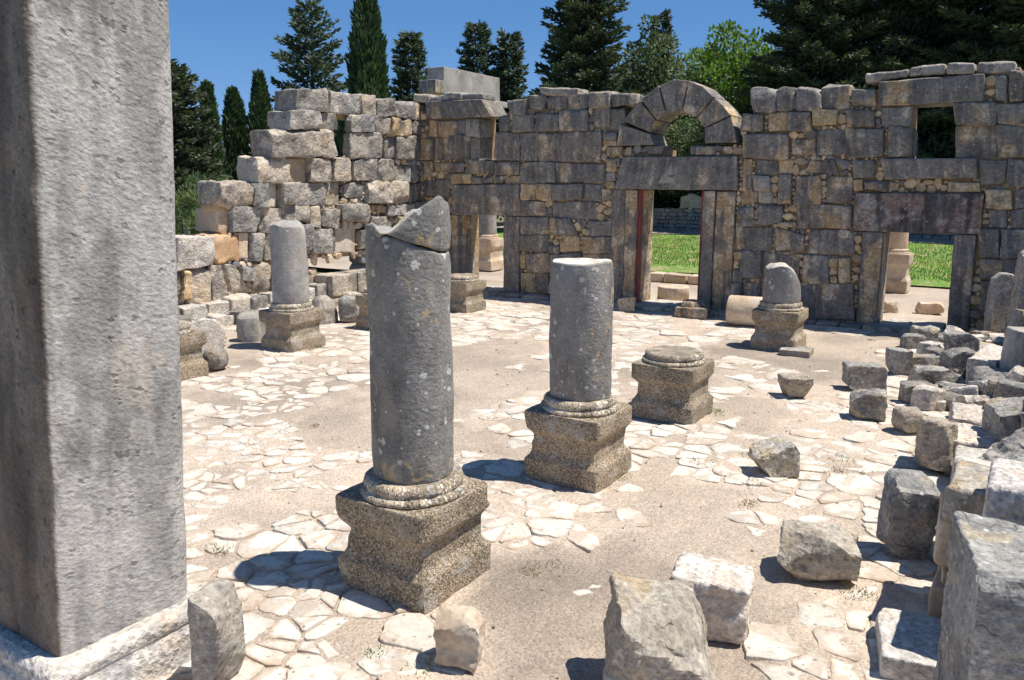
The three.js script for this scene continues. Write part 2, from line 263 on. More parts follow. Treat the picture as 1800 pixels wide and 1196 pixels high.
const BARE = [
  [[-2.6, -3.8], [-2.5, -4.3], [-2.2, -4.8], [-2.1, -5.5], [-1.7, -5.8], [-1.2, -5.2], [-0.9, -4.4], [-0.8, -3.6], [-0.8, -3.1], [-2.1, -2.3], [-2.4, -2.9], [-2.4, -3.5]],
  [[-6.0, -5.0], [-6.2, -6.4], [-7.0, -7.2], [-7.2, -9.8], [-6.4, -10.9], [-4.7, -8.0], [-4.7, -6.3], [-4.0, -6.3], [-3.6, -5.6], [-4.8, -5.0]],
  [[-2.9, -13.7], [-1.7, -13.9], [-1.3, -11.7], [-1.7, -10.0], [-2.4, -10.6], [-3.6, -11.1], [-3.9, -11.9]],
  [[-2.8, -8.6], [-2.3, -8.9], [-1.9, -7.9], [-2.1, -7.3], [-2.9, -7.7]],
  [[-9.4, -6.4], [-11.6, -8.1], [-10.5, -8.8], [-8.6, -6.9], [-8.1, -5.8]],
  [[-2.4, -5.0], [-2.6, -5.9], [-2.4, -6.2], [-1.6, -6.2], [-1.6, -5.6]],
];
const bareAt = (x, z) => BARE.some(b => inPoly(b, x + 0.5 * f3(x * 2, 5, z * 2, 3), z + 0.5 * f3(x * 2, 9, z * 2, 3)));
const dirtY = (x, z) => 0.024 * f3(x * 1.7, 3.3, z * 1.7, 3);
const floor = struct('floor', (() => { const g = sheet(-13.2, 1.8, -16.6, 0.6, 0.045, 0, 0, 1), p = g.attributes.position; for (let i = 0; i < p.count; i++) { const x = p.getX(i), z = p.getZ(i); p.setY(i, dirtY(x, z) + 0.019 * f3(x * 7, 8.1, z * 7, 3)); } g.computeVertexNormals(); setColor(g, 1, 1, 1); const c = g.attributes.color; for (let i = 0; i < p.count; i++) { const x = p.getX(i), z = p.getZ(i), k = (bareAt(x, z) ? 0.99 : 1.16) - 0.30 * ss(-0.12, 0.42, f3(x * 0.55 + 3, 5, z * 0.55, 4) + 0.25 * f3(x * 3, 2, z * 3, 3)); c.setXYZ(i, k, k * 0.995, k * 0.98); } return g; })(), M.dirt);
struct('forecourt', sheet(-24, 8, -21.5, -16.6, 0.3, -0.02, 0.02, 0.8), M.dirt);
{
  const g = struct('lawn', sheet(-26, 8, -37.6, -20.4, 0.4, 0.03, 0.03, 0.5, (x, z) => z < -20.9 + 0.5 * n3(x * 0.7, 1, z) - 1.3 * ss(-7.2, -5.4, x) * ss(-3.4, -5.0, x)), M.lawn);
  struct('gravel_path', sheet(-30, 10, -40, -36.9, 0.4, 0.055, 0.02, 0.7), M.dirt);
}

// ---------------------------------------------------------------- paving: flagstones sunk in the dirt floor
{
  const R = rng(11), sites = [];
  const put = (x0, x1, z0, z1, s, jit, split) => { for (let z = z0; z < z1; z += s) for (let x = x0; x < x1; x += s) { const n = R() < split ? (R() < 0.35 ? 3 : 2) : 1, e = s / n; for (let a = 0; a < n; a++) for (let b = 0; b < n; b++) sites.push([x + (a + 0.5) * e + (R() - 0.5) * e * jit, z + (b + 0.5) * e + (R() - 0.5) * e * jit, e]); } };
  put(-7.2, -0.2, -6.4, -1.2, 0.40, 0.95, 0.55); put(-12.2, -7.2, -6.4, -1.2, 0.5, 0.9, 0.3); put(-12.2, 0.2, -9.1, -6.4, 0.52, 0.9, 0.4); put(-12, -0.6, -14.1, -9.1, 0.62, 0.6, 0.12);
  const slabs = [];
  for (let i = 0; i < sites.length; i++) {
    const [sx, sz, s] = sites[i];
    const ax = sx * 0.839 + sz * 0.545 * -1 * -1, dep = -sx * 0.545 - sz * 0.839;                 // only the part of the floor the room's visitors see
    if (dep < 1.6) continue;
    let P = [[sx - 1, sz - 1], [sx + 1, sz - 1], [sx + 1, sz + 1], [sx - 1, sz + 1]];
    for (let j = 0; j < sites.length; j++) {
      if (j === i) continue; const dx = sites[j][0] - sx, dz = sites[j][1] - sz; if (dx * dx + dz * dz > 2.2) continue;
      const mx = sx + dx / 2, mz = sz + dz / 2, Q = [];
      for (let k = 0; k < P.length; k++) { const a = P[k], b = P[(k + 1) % P.length], da = (a[0] - mx) * dx + (a[1] - mz) * dz, db = (b[0] - mx) * dx + (b[1] - mz) * dz; if (da <= 0) Q.push(a); if (da * db < 0) { const t = da / (da - db); Q.push([a[0] + (b[0] - a[0]) * t, a[1] + (b[1] - a[1]) * t]); } }
      P = Q; if (P.length < 3) break;
    }
    if (P.length < 3) continue;
    const bare = BARE.some(b => inPoly(b, sx + 0.25 * n3(sx * 2, 5, sz * 2), sz + 0.25 * n3(sx * 2, 9, sz * 2)));
    const near = sx > -4.4 && sx < -2.3 && sz > -3.9 && sz < -1.6, keep = near && !bare ? R() < 0.95 : bare ? (R() < 0.07) : (R() < 0.9 && n3(sx * 1.1, 7, sz * 1.1) > -0.66);
    if (!keep) continue;
    slabs.push({ P, sx, sz, s, dep, bare, near });
  }
  const geo = ({ P, sx, sz, s, bare, near }, k) => {
    const r = rng(500 + k), cxy = P.reduce((a, p) => [a[0] + p[0] / P.length, a[1] + p[1] / P.length], [0, 0]); let ring = [];
    const gap = 0.007 + 0.012 * r() * r() + (bare ? 0.05 : 0), round = 0.2;
    for (let i = 0; i < P.length; i++) {
      const a = P[i], b = P[(i + 1) % P.length], L = Math.hypot(b[0] - a[0], b[1] - a[1]); if (L < 0.03) continue; const n = L > 0.2 ? 7 : L > 0.1 ? 4 : 2;
      for (let q = 0; q < n; q++) { const t = round / 2 + (1 - round) * q / (n - 1); ring.push([lerp(a[0], b[0], t), lerp(a[1], b[1], t)]); }
    }
    ring = ring.map(([x, z]) => { const dx = x - cxy[0], dz = z - cxy[1], l = Math.hypot(dx, dz) || 1, e = 1 - gap / l + 0.10 * n3(x * 8, k, z * 8) + 0.09 * n3(x * 21, k, z * 21); return [dx * e, dz * e]; });
    const h = (near ? 0.006 : 0.001) + 0.011 * r() * r() + 0.003 * r(), tx = (r() - 0.5) * 0.03, tz = (r() - 0.5) * 0.03, pos = [], uv = [], idx = [], n = ring.length;
    const top = (x, z) => h + dirtY(sx, sz) + x * tx + z * tz + 0.004 * n3(x * 6, k, z * 6), u0 = r() * 9;
    pos.push(0, top(0, 0) + 0.001, 0); uv.push(u0, u0);
    for (const [f, lev] of [[0.55, 0], [0.93, 0], [0.985, -0.006], [1.0, -0.06]]) for (const [x, z] of ring) { pos.push(x * f, top(x * f, z * f) + lev, z * f); uv.push(x * f + u0, z * f + u0); }
    for (let i = 0; i < n; i++) { const j = (i + 1) % n; idx.push(0, 1 + j, 1 + i); for (let q = 0; q < 3; q++) { const a = 1 + q * n, b = a + n; idx.push(a + i, a + j, b + j, a + i, b + j, b + i); } }
    const g = soup(pos, uv, idx); g.computeVertexNormals(); tint(g, r, 0.10); const cc = g.attributes.color; for (let i = 1 + n; i < cc.count; i++) { const x = pos[3 * i] + sx, z = pos[3 * i + 2] + sz, q = ss(-0.25, 0.3, f3(x * 6, 4, z * 6, 3)); cc.setXYZ(i, cc.getX(i) * lerp(1, 0.80, q), cc.getY(i) * lerp(1, 0.73, q), cc.getZ(i) * lerp(1, 0.68, q)); } return [g, cxy];
  };
  slabs.sort((a, b) => b.s * b.s / b.dep ** 2 - a.s * a.s / a.dep ** 2);
  const rest = [];
  slabs.forEach((s, k) => { const [g, c] = geo(s, k); if (k < 290) { const m = add('paving_stone', g, M.slab, floor); m.position.set(c[0], 0, c[1]); } else { g.translate(c[0], 0, c[1]); rest.push(g); } });
  const m = add('small_paving_stones', mergeGeometries(rest), M.slab, floor); m.userData.kind = 'stuff';
  // pebbles and chips lying on the dirt
  const peb = [], pg = new THREE.IcosahedronGeometry(1, 0);
  for (let i = 0; i < 2600; i++) {
    const x = -11.5 + 11.3 * R(), z = -13.8 + 12.2 * R(); if (-x * 0.545 - z * 0.839 < 1.7) continue; const q = (0.004 + 0.014 * R() ** 4);
    const g = pg.clone(); g.scale(q * (0.7 + R() * 0.8), q * 0.6, q * (0.7 + R() * 0.6)); g.rotateY(R() * 6); g.translate(x, dirtY(x, z) + q * 0.3, z); tint(g, R, 0.35); peb.push(g);
  }
  const pm = add(numbered('loose_pebbles'), mergeGeometries(peb), M.slab); pm.userData.kind = 'stuff'; tag(pm, 'small pale pebbles and chips scattered over the dirt floor', 'pebbles');
}

// ---------------------------------------------------------------- walls
// each entry: the four corners of a stone's face in centimetres (left top, right top, right bottom, left bottom) and its kind
const FRONT = [
[-1171,386,-1145,385,-1146,349,-1172,350,"o"],
[-1145,383,-1091,381,-1091,347,-1146,349,"m"],
[-1091,383,-1066,382,-1066,350,-1091,351,"g"],
[-1066,385,-1028,383,-1028,346,-1066,348,"p"],
[-1155,346,-1114,345,-1115,297,-1156,298,"m"],
[-1113,351,-1053,349,-1054,296,-1114,297,"g"],
[-1052,345,-1026,344,-1027,296,-1053,296,"g"],
[-1189,344,-1156,343,-1157,298,-1190,298,"g"],
[-1188,295,-1158,294,-1159,258,-1189,258,"g"],
[-1157,292,-1071,290,-1071,270,-1157,271,"m"],
[-1064,295,-1012,295,-1012,266,-1064,267,"g"],
[-1011,292,-991,292,-991,268,-1011,268,"g"],
[-989,290,-925,289,-924,263,-989,264,"g"],
[-1107,266,-1075,266,-1076,241,-1108,241,"o"],
[-1074,262,-1047,262,-1047,244,-1074,244,"o"],
[-1046,258,-1023,258,-1023,244,-1046,244,"m"],
[-1021,257,-992,257,-992,244,-1021,244,"g"],
[-989,259,-967,259,-967,244,-989,244,"m"],
[-947,261,-919,261,-919,242,-947,242,"o"],
[-1192,252,-1145,252,-1146,214,-1193,214,"g"],
[-1144,251,-1112,251,-1112,216,-1144,216,"g"],
[-986,351,-925,349,-925,293,-987,294,"g"],
[-924,349,-881,347,-880,290,-924,291,"g"],
[-880,347,-824,346,-823,289,-879,290,"g"],
[-823,347,-731,344,-730,286,-822,287,"g"],
[-922,287,-837,286,-836,244,-922,244,"g"],
[-836,286,-720,284,-718,244,-835,244,"g"],
[-977,388,-949,387,-949,353,-977,354,"g"],
[-939,388,-890,385,-890,350,-939,351,"g"],
[-882,387,-829,384,-828,350,-882,351,"g"],
[-827,389,-762,386,-761,347,-827,349,"g"],
[-749,394,-715,392,-714,348,-748,350,"g"],
[-713,392,-679,390,-678,345,-712,347,"g"],
[-959,418,-907,418,-906,385,-952,388,"g"],
[-906,421,-862,420,-862,391,-904,392,"g"],
[-860,420,-812,417,-812,390,-860,392,"m"],
[-809,420,-762,419,-761,387,-808,390,"g"],
[-761,420,-715,419,-712,393,-759,392,"g"],
[-713,419,-657,415,-656,392,-711,393,"g"],
[-873,437,-786,431,-786,417,-873,422,"p"],
[-727,344,-698,343,-697,329,-726,330,"m"],
[-726,329,-697,328,-697,317,-726,317,"o"],
[-719,315,-686,314,-685,298,-718,299,"m"],
[-715,287,-696,287,-696,268,-715,268,"o"],
[-716,265,-698,265,-697,250,-716,250,"p"],
[-717,249,-697,249,-697,235,-716,235,"m"],
[-1215,442,-1166,439,-1166,425,-1214,430,"p"],
[-1166,442,-1125,440,-1125,425,-1165,426,"p"],
[-1125,442,-1077,440,-1077,425,-1124,427,"p"],
[-1077,440,-1020,438,-1020,423,-1076,425,"p"],
[-919,242,-882,242,-881,210,-919,210,"o"],
[-880,242,-844,242,-844,210,-880,210,"m"],
[-843,243,-770,243,-769,210,-842,209,"g"],
[-769,242,-729,242,-728,209,-768,209,"p"],
[-728,232,-705,232,-704,209,-727,209,"g"],
[-921,207,-858,207,-857,175,-921,174,"g"],
[-844,205,-740,206,-739,173,-843,171,"g"],
[-921,171,-851,173,-851,140,-921,137,"g"],
[-849,171,-798,171,-779,139,-848,138,"g"],
[-755,168,-704,170,-703,138,-755,136,"g"],
[-922,136,-852,138,-852,103,-922,100,"g"],
[-823,135,-777,136,-776,105,-822,103,"o"],
[-768,134,-703,136,-703,105,-767,102,"m"],
[-922,91,-907,92,-907,62,-922,61,"o"],
[-904,94,-846,97,-845,56,-904,53,"m"],
[-843,97,-772,100,-772,60,-843,56,"g"],
[-771,100,-702,103,-701,65,-770,61,"m"],
[-913,51,-848,55,-848,14,-913,9,"o"],
[-846,55,-772,59,-771,17,-846,11,"m"],
[-770,58,-701,63,-700,22,-769,17,"g"],
[-920,50,-915,51,-915,15,-920,14,"o"],
[-850,113,-824,114,-824,99,-850,98,"g"],
[-632,314,-600,313,-599,297,-631,297,"g"],
[-542,312,-498,311,-497,295,-542,296,"g"],
[-435,408,-394,406,-391,366,-433,368,"t"],
[-393,408,-360,406,-358,366,-391,368,"t"],
[-359,408,-320,405,-317,365,-357,367,"t"],
[-449,365,-411,363,-409,334,-447,336,"g"],
[-404,365,-371,364,-369,333,-402,334,"o"],
[-371,364,-332,362,-330,332,-369,333,"g"],
[-447,331,-367,329,-364,286,-445,288,"g"],
[-363,320,-321,319,-319,292,-361,293,"m"],
[-445,287,-427,286,-424,231,-441,231,"m"],
[-421,285,-385,285,-383,258,-420,258,"m"],
[-381,286,-357,285,-356,261,-379,261,"o"],
[-423,257,-396,257,-394,230,-422,230,"p"],
[-379,260,-357,260,-353,208,-376,207,"g"],
[-350,255,-308,255,-305,207,-347,206,"m"],
[-446,228,-415,229,-414,207,-445,207,"m"],
[-414,229,-387,229,-386,209,-413,209,"p"],
[-448,198,-421,199,-420,182,-447,181,"g"],
[-412,206,-368,206,-366,173,-410,171,"g"],
[-718,292,-687,291,-686,275,-717,276,"m"],
[-447,180,-416,180,-415,167,-446,166,"g"],
[-452,164,-384,166,-382,124,-450,121,"g"],
[-380,165,-328,153,-326,125,-377,125,"g"],
[-440,122,-402,124,-399,75,-437,72,"m"],
[-399,120,-336,123,-332,78,-396,74,"g"],
[-452,86,-434,87,-433,63,-451,62,"m"],
[-453,60,-435,61,-432,15,-451,13,"g"],
[-432,63,-401,65,-398,18,-429,15,"g"],
[-400,72,-331,76,-328,32,-397,26,"g"],
[-397,25,-328,31,-326,7,-395,1,"g"],
[-329,68,-303,70,-299,9,-325,7,"g"],
[-452,118,-434,119,-434,106,-451,105,"o"],
[-451,104,-441,104,-440,89,-451,88,"o"],
[-249,419,-187,422,-186,411,-247,407,"p"],
[-185,423,-134,423,-132,410,-184,410,"p"],
[-133,425,-94,424,-92,409,-131,410,"p"],
[-90,424,-41,422,-39,407,-88,409,"p"],
[-320,408,-273,404,-270,366,-318,368,"t"],
[-268,399,-232,397,-230,367,-266,369,"m"],
[-66,405,-50,404,-46,366,-62,367,"g"],
[-48,406,-29,404,-24,364,-44,365,"g"],
[-382,395,-355,394,-354,369,-380,371,"t"],
[-356,363,-333,361,-331,336,-354,337,"g"],
[-329,367,-290,365,-288,338,-327,340,"o"],
[-273,363,-230,361,-228,334,-271,336,"g"],
[-221,366,-175,364,-172,334,-219,336,"g"],
[-115,367,-62,364,-58,332,-112,334,"g"],
[-59,362,-21,360,-18,330,-56,332,"g"],
[-320,334,-273,332,-269,291,-317,292,"g"],
[-271,334,-214,331,-210,285,-267,286,"g"],
[-208,333,-172,332,-168,285,-204,286,"g"],
[-111,332,-56,330,-51,282,-107,283,"g"],
[-55,329,-16,328,-11,281,-50,282,"g"],
[-327,283,-289,283,-278,260,-332,261,"m"],
[-259,281,-223,280,-220,251,-257,252,"g"],
[-73,279,-37,278,-33,239,-69,239,"g"],
[-36,279,-11,278,-7,239,-32,239,"g"],
[-299,256,-256,255,-253,211,-296,210,"g"],
[-255,248,-241,248,-239,231,-254,231,"o"],
[-237,247,-202,247,-201,232,-236,232,"g"],
[-201,245,-184,245,-183,232,-200,232,"o"],
[-114,247,-68,246,-67,230,-113,229,"o"],
[-64,236,-59,236,-59,229,-63,229,"o"],
[-345,205,-254,207,-251,169,-342,166,"m"],
[-320,164,-249,165,-242,123,-323,121,"g"],
[-350,153,-328,154,-326,124,-348,123,"m"],
[-326,119,-287,121,-283,73,-322,70,"m"],
[-268,117,-249,118,-245,74,-264,73,"o"],
[-301,69,-241,73,-236,12,-297,7,"g"],
[-330,68,-303,70,-298,7,-325,4,"g"],
[-59,233,-24,233,-21,205,-56,205,"o"],
[-53,203,-29,203,-26,176,-51,176,"g"],
[-23,203,-3,204,0,175,-20,175,"g"],
[-64,172,-37,173,-32,129,-59,127,"g"],
[-34,173,0,174,5,131,-30,129,"g"],
[-57,125,-29,126,-25,94,-54,93,"m"],
[-28,127,5,128,9,97,-24,95,"g"],
[-54,91,-22,93,-16,34,-48,31,"g"],
[-21,93,9,95,15,37,-15,35,"g"],
[-22,233,-6,233,-3,206,-20,205,"m"],
[-375,119,-335,121,-331,71,-372,68,"g"],
[-376,175,-345,176,-345,169,-376,168,"m"],
[-284,114,-269,115,-268,102,-283,101,"o"],
[-283,100,-268,100,-267,86,-281,85,"o"],
[-281,84,-267,85,-266,73,-280,72,"o"]
];
const SIDE = [
[-1080,419,-1169,427,-1166,383,-1077,377,"p"],
[-1171,422,-1263,426,-1260,385,-1170,383,"p"],
[-1264,425,-1303,428,-1301,386,-1262,383,"p"],
[-1304,420,-1359,424,-1366,388,-1302,383,"p"],
[-1360,422,-1434,425,-1433,387,-1367,388,"p"],
[-1435,423,-1471,426,-1470,388,-1434,386,"g"],
[-1060,378,-1143,384,-1141,348,-1057,343,"p"],
[-1145,380,-1196,384,-1195,350,-1143,347,"p"],
[-1221,381,-1292,386,-1290,351,-1219,347,"p"],
[-1294,384,-1345,387,-1344,350,-1292,347,"p"],
[-1348,384,-1377,386,-1375,348,-1346,347,"o"],
[-1379,383,-1419,386,-1417,350,-1378,348,"m"],
[-1421,383,-1452,385,-1451,352,-1419,351,"p"],
[-1014,341,-1180,350,-1180,296,-1012,291,"p"],
[-1219,346,-1318,352,-1315,298,-1217,296,"p"],
[-1318,335,-1330,336,-1328,300,-1317,299,"m"],
[-1331,342,-1364,344,-1362,299,-1329,298,"p"],
[-1366,345,-1441,349,-1439,299,-1364,297,"p"],
[-1443,346,-1471,347,-1469,299,-1441,298,"g"],
[-986,292,-1061,294,-1058,245,-983,245,"p"],
[-1062,290,-1107,292,-1104,247,-1059,247,"c"],
[-1108,290,-1162,292,-1160,247,-1105,247,"p"],
[-1169,294,-1226,295,-1224,248,-1167,248,"p"],
[-1228,293,-1299,295,-1297,249,-1225,248,"p"],
[-1300,294,-1333,295,-1331,249,-1298,249,"p"],
[-1335,295,-1360,295,-1358,249,-1333,249,"p"],
[-1361,286,-1397,287,-1395,247,-1360,247,"p"],
[-1399,284,-1447,285,-1446,248,-1397,247,"p"],
[-897,246,-968,246,-964,201,-893,203,"p"],
[-970,245,-1009,245,-1006,200,-966,201,"p"],
[-1011,243,-1032,243,-1029,200,-1007,200,"c"],
[-1033,243,-1069,243,-1066,202,-1030,203,"p"],
[-1070,245,-1146,245,-1143,200,-1067,202,"p"],
[-1147,246,-1195,246,-1192,200,-1144,201,"p"],
[-1202,244,-1260,244,-1258,213,-1200,214,"p"],
[-1267,248,-1343,248,-1341,201,-1264,202,"p"],
[-1345,248,-1414,248,-1413,199,-1343,201,"p"],
[-1416,245,-1457,245,-1455,204,-1414,205,"g"],
[-901,199,-921,198,-917,158,-898,159,"c"],
[-922,202,-982,201,-978,154,-918,157,"p"],
[-983,199,-1034,198,-1031,152,-980,155,"p"],
[-1035,203,-1102,201,-1100,169,-1033,172,"p"],
[-1103,201,-1132,200,-1129,156,-1101,157,"p"],
[-1133,193,-1179,192,-1177,151,-1131,153,"p"],
[-1182,202,-1273,200,-1265,163,-1186,167,"p"],
[-1277,199,-1327,198,-1326,179,-1276,181,"o"],
[-1329,196,-1376,195,-1375,173,-1328,174,"p"],
[-1378,198,-1426,197,-1425,171,-1377,173,"p"],
[-1427,203,-1461,202,-1460,170,-1426,171,"g"],
[-936,155,-956,154,-953,108,-933,110,"c"],
[-958,155,-990,153,-986,101,-954,103,"p"],
[-992,155,-1014,154,-1010,99,-988,101,"p"],
[-1016,166,-1107,163,-1103,105,-1012,111,"p"],
[-1012,110,-1103,103,-1100,64,-1010,72,"c"],
[-1108,155,-1153,153,-1150,102,-1105,105,"p"],
[-1155,151,-1173,150,-1171,106,-1152,107,"p"],
[-1176,153,-1236,151,-1233,99,-1173,104,"c"],
[-1239,147,-1266,146,-1264,104,-1237,106,"p"],
[-1270,175,-1341,173,-1339,134,-1268,137,"p"],
[-1268,136,-1389,129,-1388,94,-1266,102,"p"],
[-1266,101,-1328,97,-1326,66,-1265,71,"m"],
[-1330,97,-1398,92,-1397,60,-1329,65,"p"],
[-1265,69,-1336,63,-1335,35,-1263,42,"p"],
[-1338,63,-1407,57,-1406,28,-1337,35,"m"],
[-961,102,-1000,99,-996,39,-956,44,"p"],
[-1002,99,-1026,97,-1021,36,-997,39,"o"],
[-1025,69,-1100,62,-1098,28,-1023,37,"p"],
[-803,155,-874,152,-872,103,-797,99,"w"],
[-876,154,-933,151,-942,106,-873,104,"a"],
[-810,100,-824,98,-820,50,-805,51,"o"],
[-824,101,-862,102,-868,33,-816,40,"p"],
[-864,103,-889,101,-904,29,-868,32,"p"],
[-894,101,-921,98,-952,38,-905,43,"p"],
[-931,94,-957,92,-955,66,-929,69,"p"],
[-746,156,-801,153,-796,102,-741,107,"p"],
[-736,106,-809,100,-804,51,-731,60,"p"]
];
function quadStone(q, zf, hz, mat, parent, name, o = {}) {   // q: [[x, y] x 4] on the wall's face; local z points out of the wall
  const cx = (q[0][0] + q[1][0] + q[2][0] + q[3][0]) / 4, cy = (q[0][1] + q[1][1] + q[2][1] + q[3][1]) / 4;
  const w = (Math.hypot(q[1][0] - q[0][0], q[1][1] - q[0][1]) + Math.hypot(q[2][0] - q[3][0], q[2][1] - q[3][1])) / 2, h = (Math.abs(q[0][1] - q[3][1]) + Math.abs(q[1][1] - q[2][1])) / 2;
  const hx = Math.max(w / 2 + (o.grow ?? 0), 0.03), hy = Math.max(h / 2 + (o.grow ?? 0), 0.03), gx = w / 2, gy = h / 2;
  const warp = X => { const s = X[0] / gx * 0.5 + 0.5, t = X[1] / gy * 0.5 + 0.5; const tx = lerp(q[0][0], q[1][0], s), ty = lerp(q[0][1], q[1][1], s), bx = lerp(q[3][0], q[2][0], s), by = lerp(q[3][1], q[2][1], s); return [lerp(bx, tx, t) - cx, lerp(by, ty, t) - cy, X[2]]; };
  const g = block(hx, hy, hz, { r: Math.min(0.032, hx * 0.5, hy * 0.5), rough: 0.021, freq: 3.8, bulge: 0.014, chips: 4, bite: 0.22, seg: 0.055, max: 16, warp, ...o });
  const m = add(name, g, mat, parent); m.position.set(cx, cy, zf - hz); return m;
}
const chipGeo = (() => { const V = []; for (let v = 0; v < 9; v++) { const R = rng(4000 + v), n = 5 + v % 3, pos = [], uv = [], idx = []; for (const [f, z] of [[1.0, -0.9], [1.0, 0.35], [0.86, 0.8]]) for (let i = 0; i < n; i++) { const r = rng(4100 + v * 20 + i), a = (i + 0.6 * (r() - 0.5)) / n * 6.283, q = 1.12 * (0.82 + 0.4 * r()) * f; pos.push(Math.cos(a) * q, Math.sin(a) * q, z + 0.25 * (r() - 0.5)); uv.push(0, 0); } pos.push(0.1 * (R() - 0.5), 0.1 * (R() - 0.5), 0.95); uv.push(0, 0); for (let i = 0; i < n; i++) { const j = (i + 1) % n; for (const q of [0, n]) idx.push(q + i, q + j, q + n + j, q + i, q + n + j, q + n + i); idx.push(2 * n + i, 2 * n + j, 3 * n); } const g = soup(pos, uv, idx).toNonIndexed(); const ix = []; for (let i = 0; i < g.attributes.position.count; i++) ix.push(i); g.setIndex(ix); g.computeVertexNormals(); V.push(g); } return V; })();
function packChips(quads, inside, x0, x1, y0, y1, seed, tries) {
  const R = rng(seed), out = [], cell = 0.2, grid = new Map(), key = (x, y) => Math.floor(x / cell) * 4096 + Math.floor(y / cell);
  const boxes = quads.map(q => { const xs = q.map(p => p[0]), ys = q.map(p => p[1]); return [Math.min(...xs), Math.max(...xs), Math.min(...ys), Math.max(...ys)]; });
  for (const r0 of [0.085, 0.07, 0.058, 0.048, 0.038, 0.03, 0.023]) for (let n = 0; n < tries; n++) {
    const x = lerp(x0, x1, R()), y = lerp(y0, y1, R()), r = r0; if (!inside(x, y)) continue; let ok = true;
    for (let i = 0; i < quads.length && ok; i++) {
      const b = boxes[i]; if (x < b[0] - r || x > b[1] + r || y < b[2] - r || y > b[3] + r) continue;
      const q = quads[i]; let d = -9; for (let k = 0; k < q.length; k++) { const a = q[k], c = q[(k + 1) % q.length], ex = c[0] - a[0], ey = c[1] - a[1], l = Math.hypot(ex, ey); d = Math.max(d, (-(x - a[0]) * ey + (y - a[1]) * ex) / l); }
      if (d < r * 0.72) ok = false;
    }
    if (!ok) continue;
    for (let a = -1; a < 2 && ok; a++) for (let b = -1; b < 2 && ok; b++) for (const c of grid.get(key(x + a * cell, y + b * cell)) ?? []) if (Math.hypot(c[0] - x, c[1] - y) < (c[2] + r) * 0.9) { ok = false; break; }
    if (ok) { const c = [x, y, r]; out.push(c); const k = key(x, y); if (!grid.has(k)) grid.set(k, []); grid.get(k).push(c); }
  }
  return out;
}
function placeChips(list, zf, parent, mat, seed, single) {
  const R = rng(seed), rest = []; list.sort((a, b) => b[2] - a[2]);
  list.forEach(([x, y, r], i) => { const g = chipGeo[Math.floor(R() * 9)].clone(); g.rotateZ(R() * 6.28); const e = 0.82 + 0.55 * R(); g.scale(r * e, r / e * 1.05, Math.max(r * 0.6, 0.03)); g.rotateZ((R() - 0.5) * 0.7); g.rotateX((R() - 0.5) * 0.35); g.rotateY((R() - 0.5) * 0.35); const u = g.attributes.uv, p = g.attributes.position, o = R() * 5; for (let k = 0; k < u.count; k++) u.setXY(k, p.getX(k) + o, p.getY(k) + o); const dark = R(); tint(g, R, 0.25); if (dark < 0.28) { const c = g.attributes.color; for (let k = 0; k < c.count; k++) c.setXYZ(k, c.getX(k) * 0.42, c.getY(k) * 0.52, c.getZ(k) * 0.75); } const z = zf + (R() - 0.5) * 0.03; if (i < single) { const m = add('filler_stone', g, mat, parent); m.position.set(x, y, z); } else { g.translate(x, y, z); rest.push(g); } });
  if (rest.length) { const m = add('small_filler_stones', mergeGeometries(rest), mat, parent); m.userData.kind = 'stuff'; }
}
const quadOf = a => [[a[0] / 100, a[1] / 100], [a[2] / 100, a[3] / 100], [a[4] / 100, a[5] / 100], [a[6] / 100, a[7] / 100]];
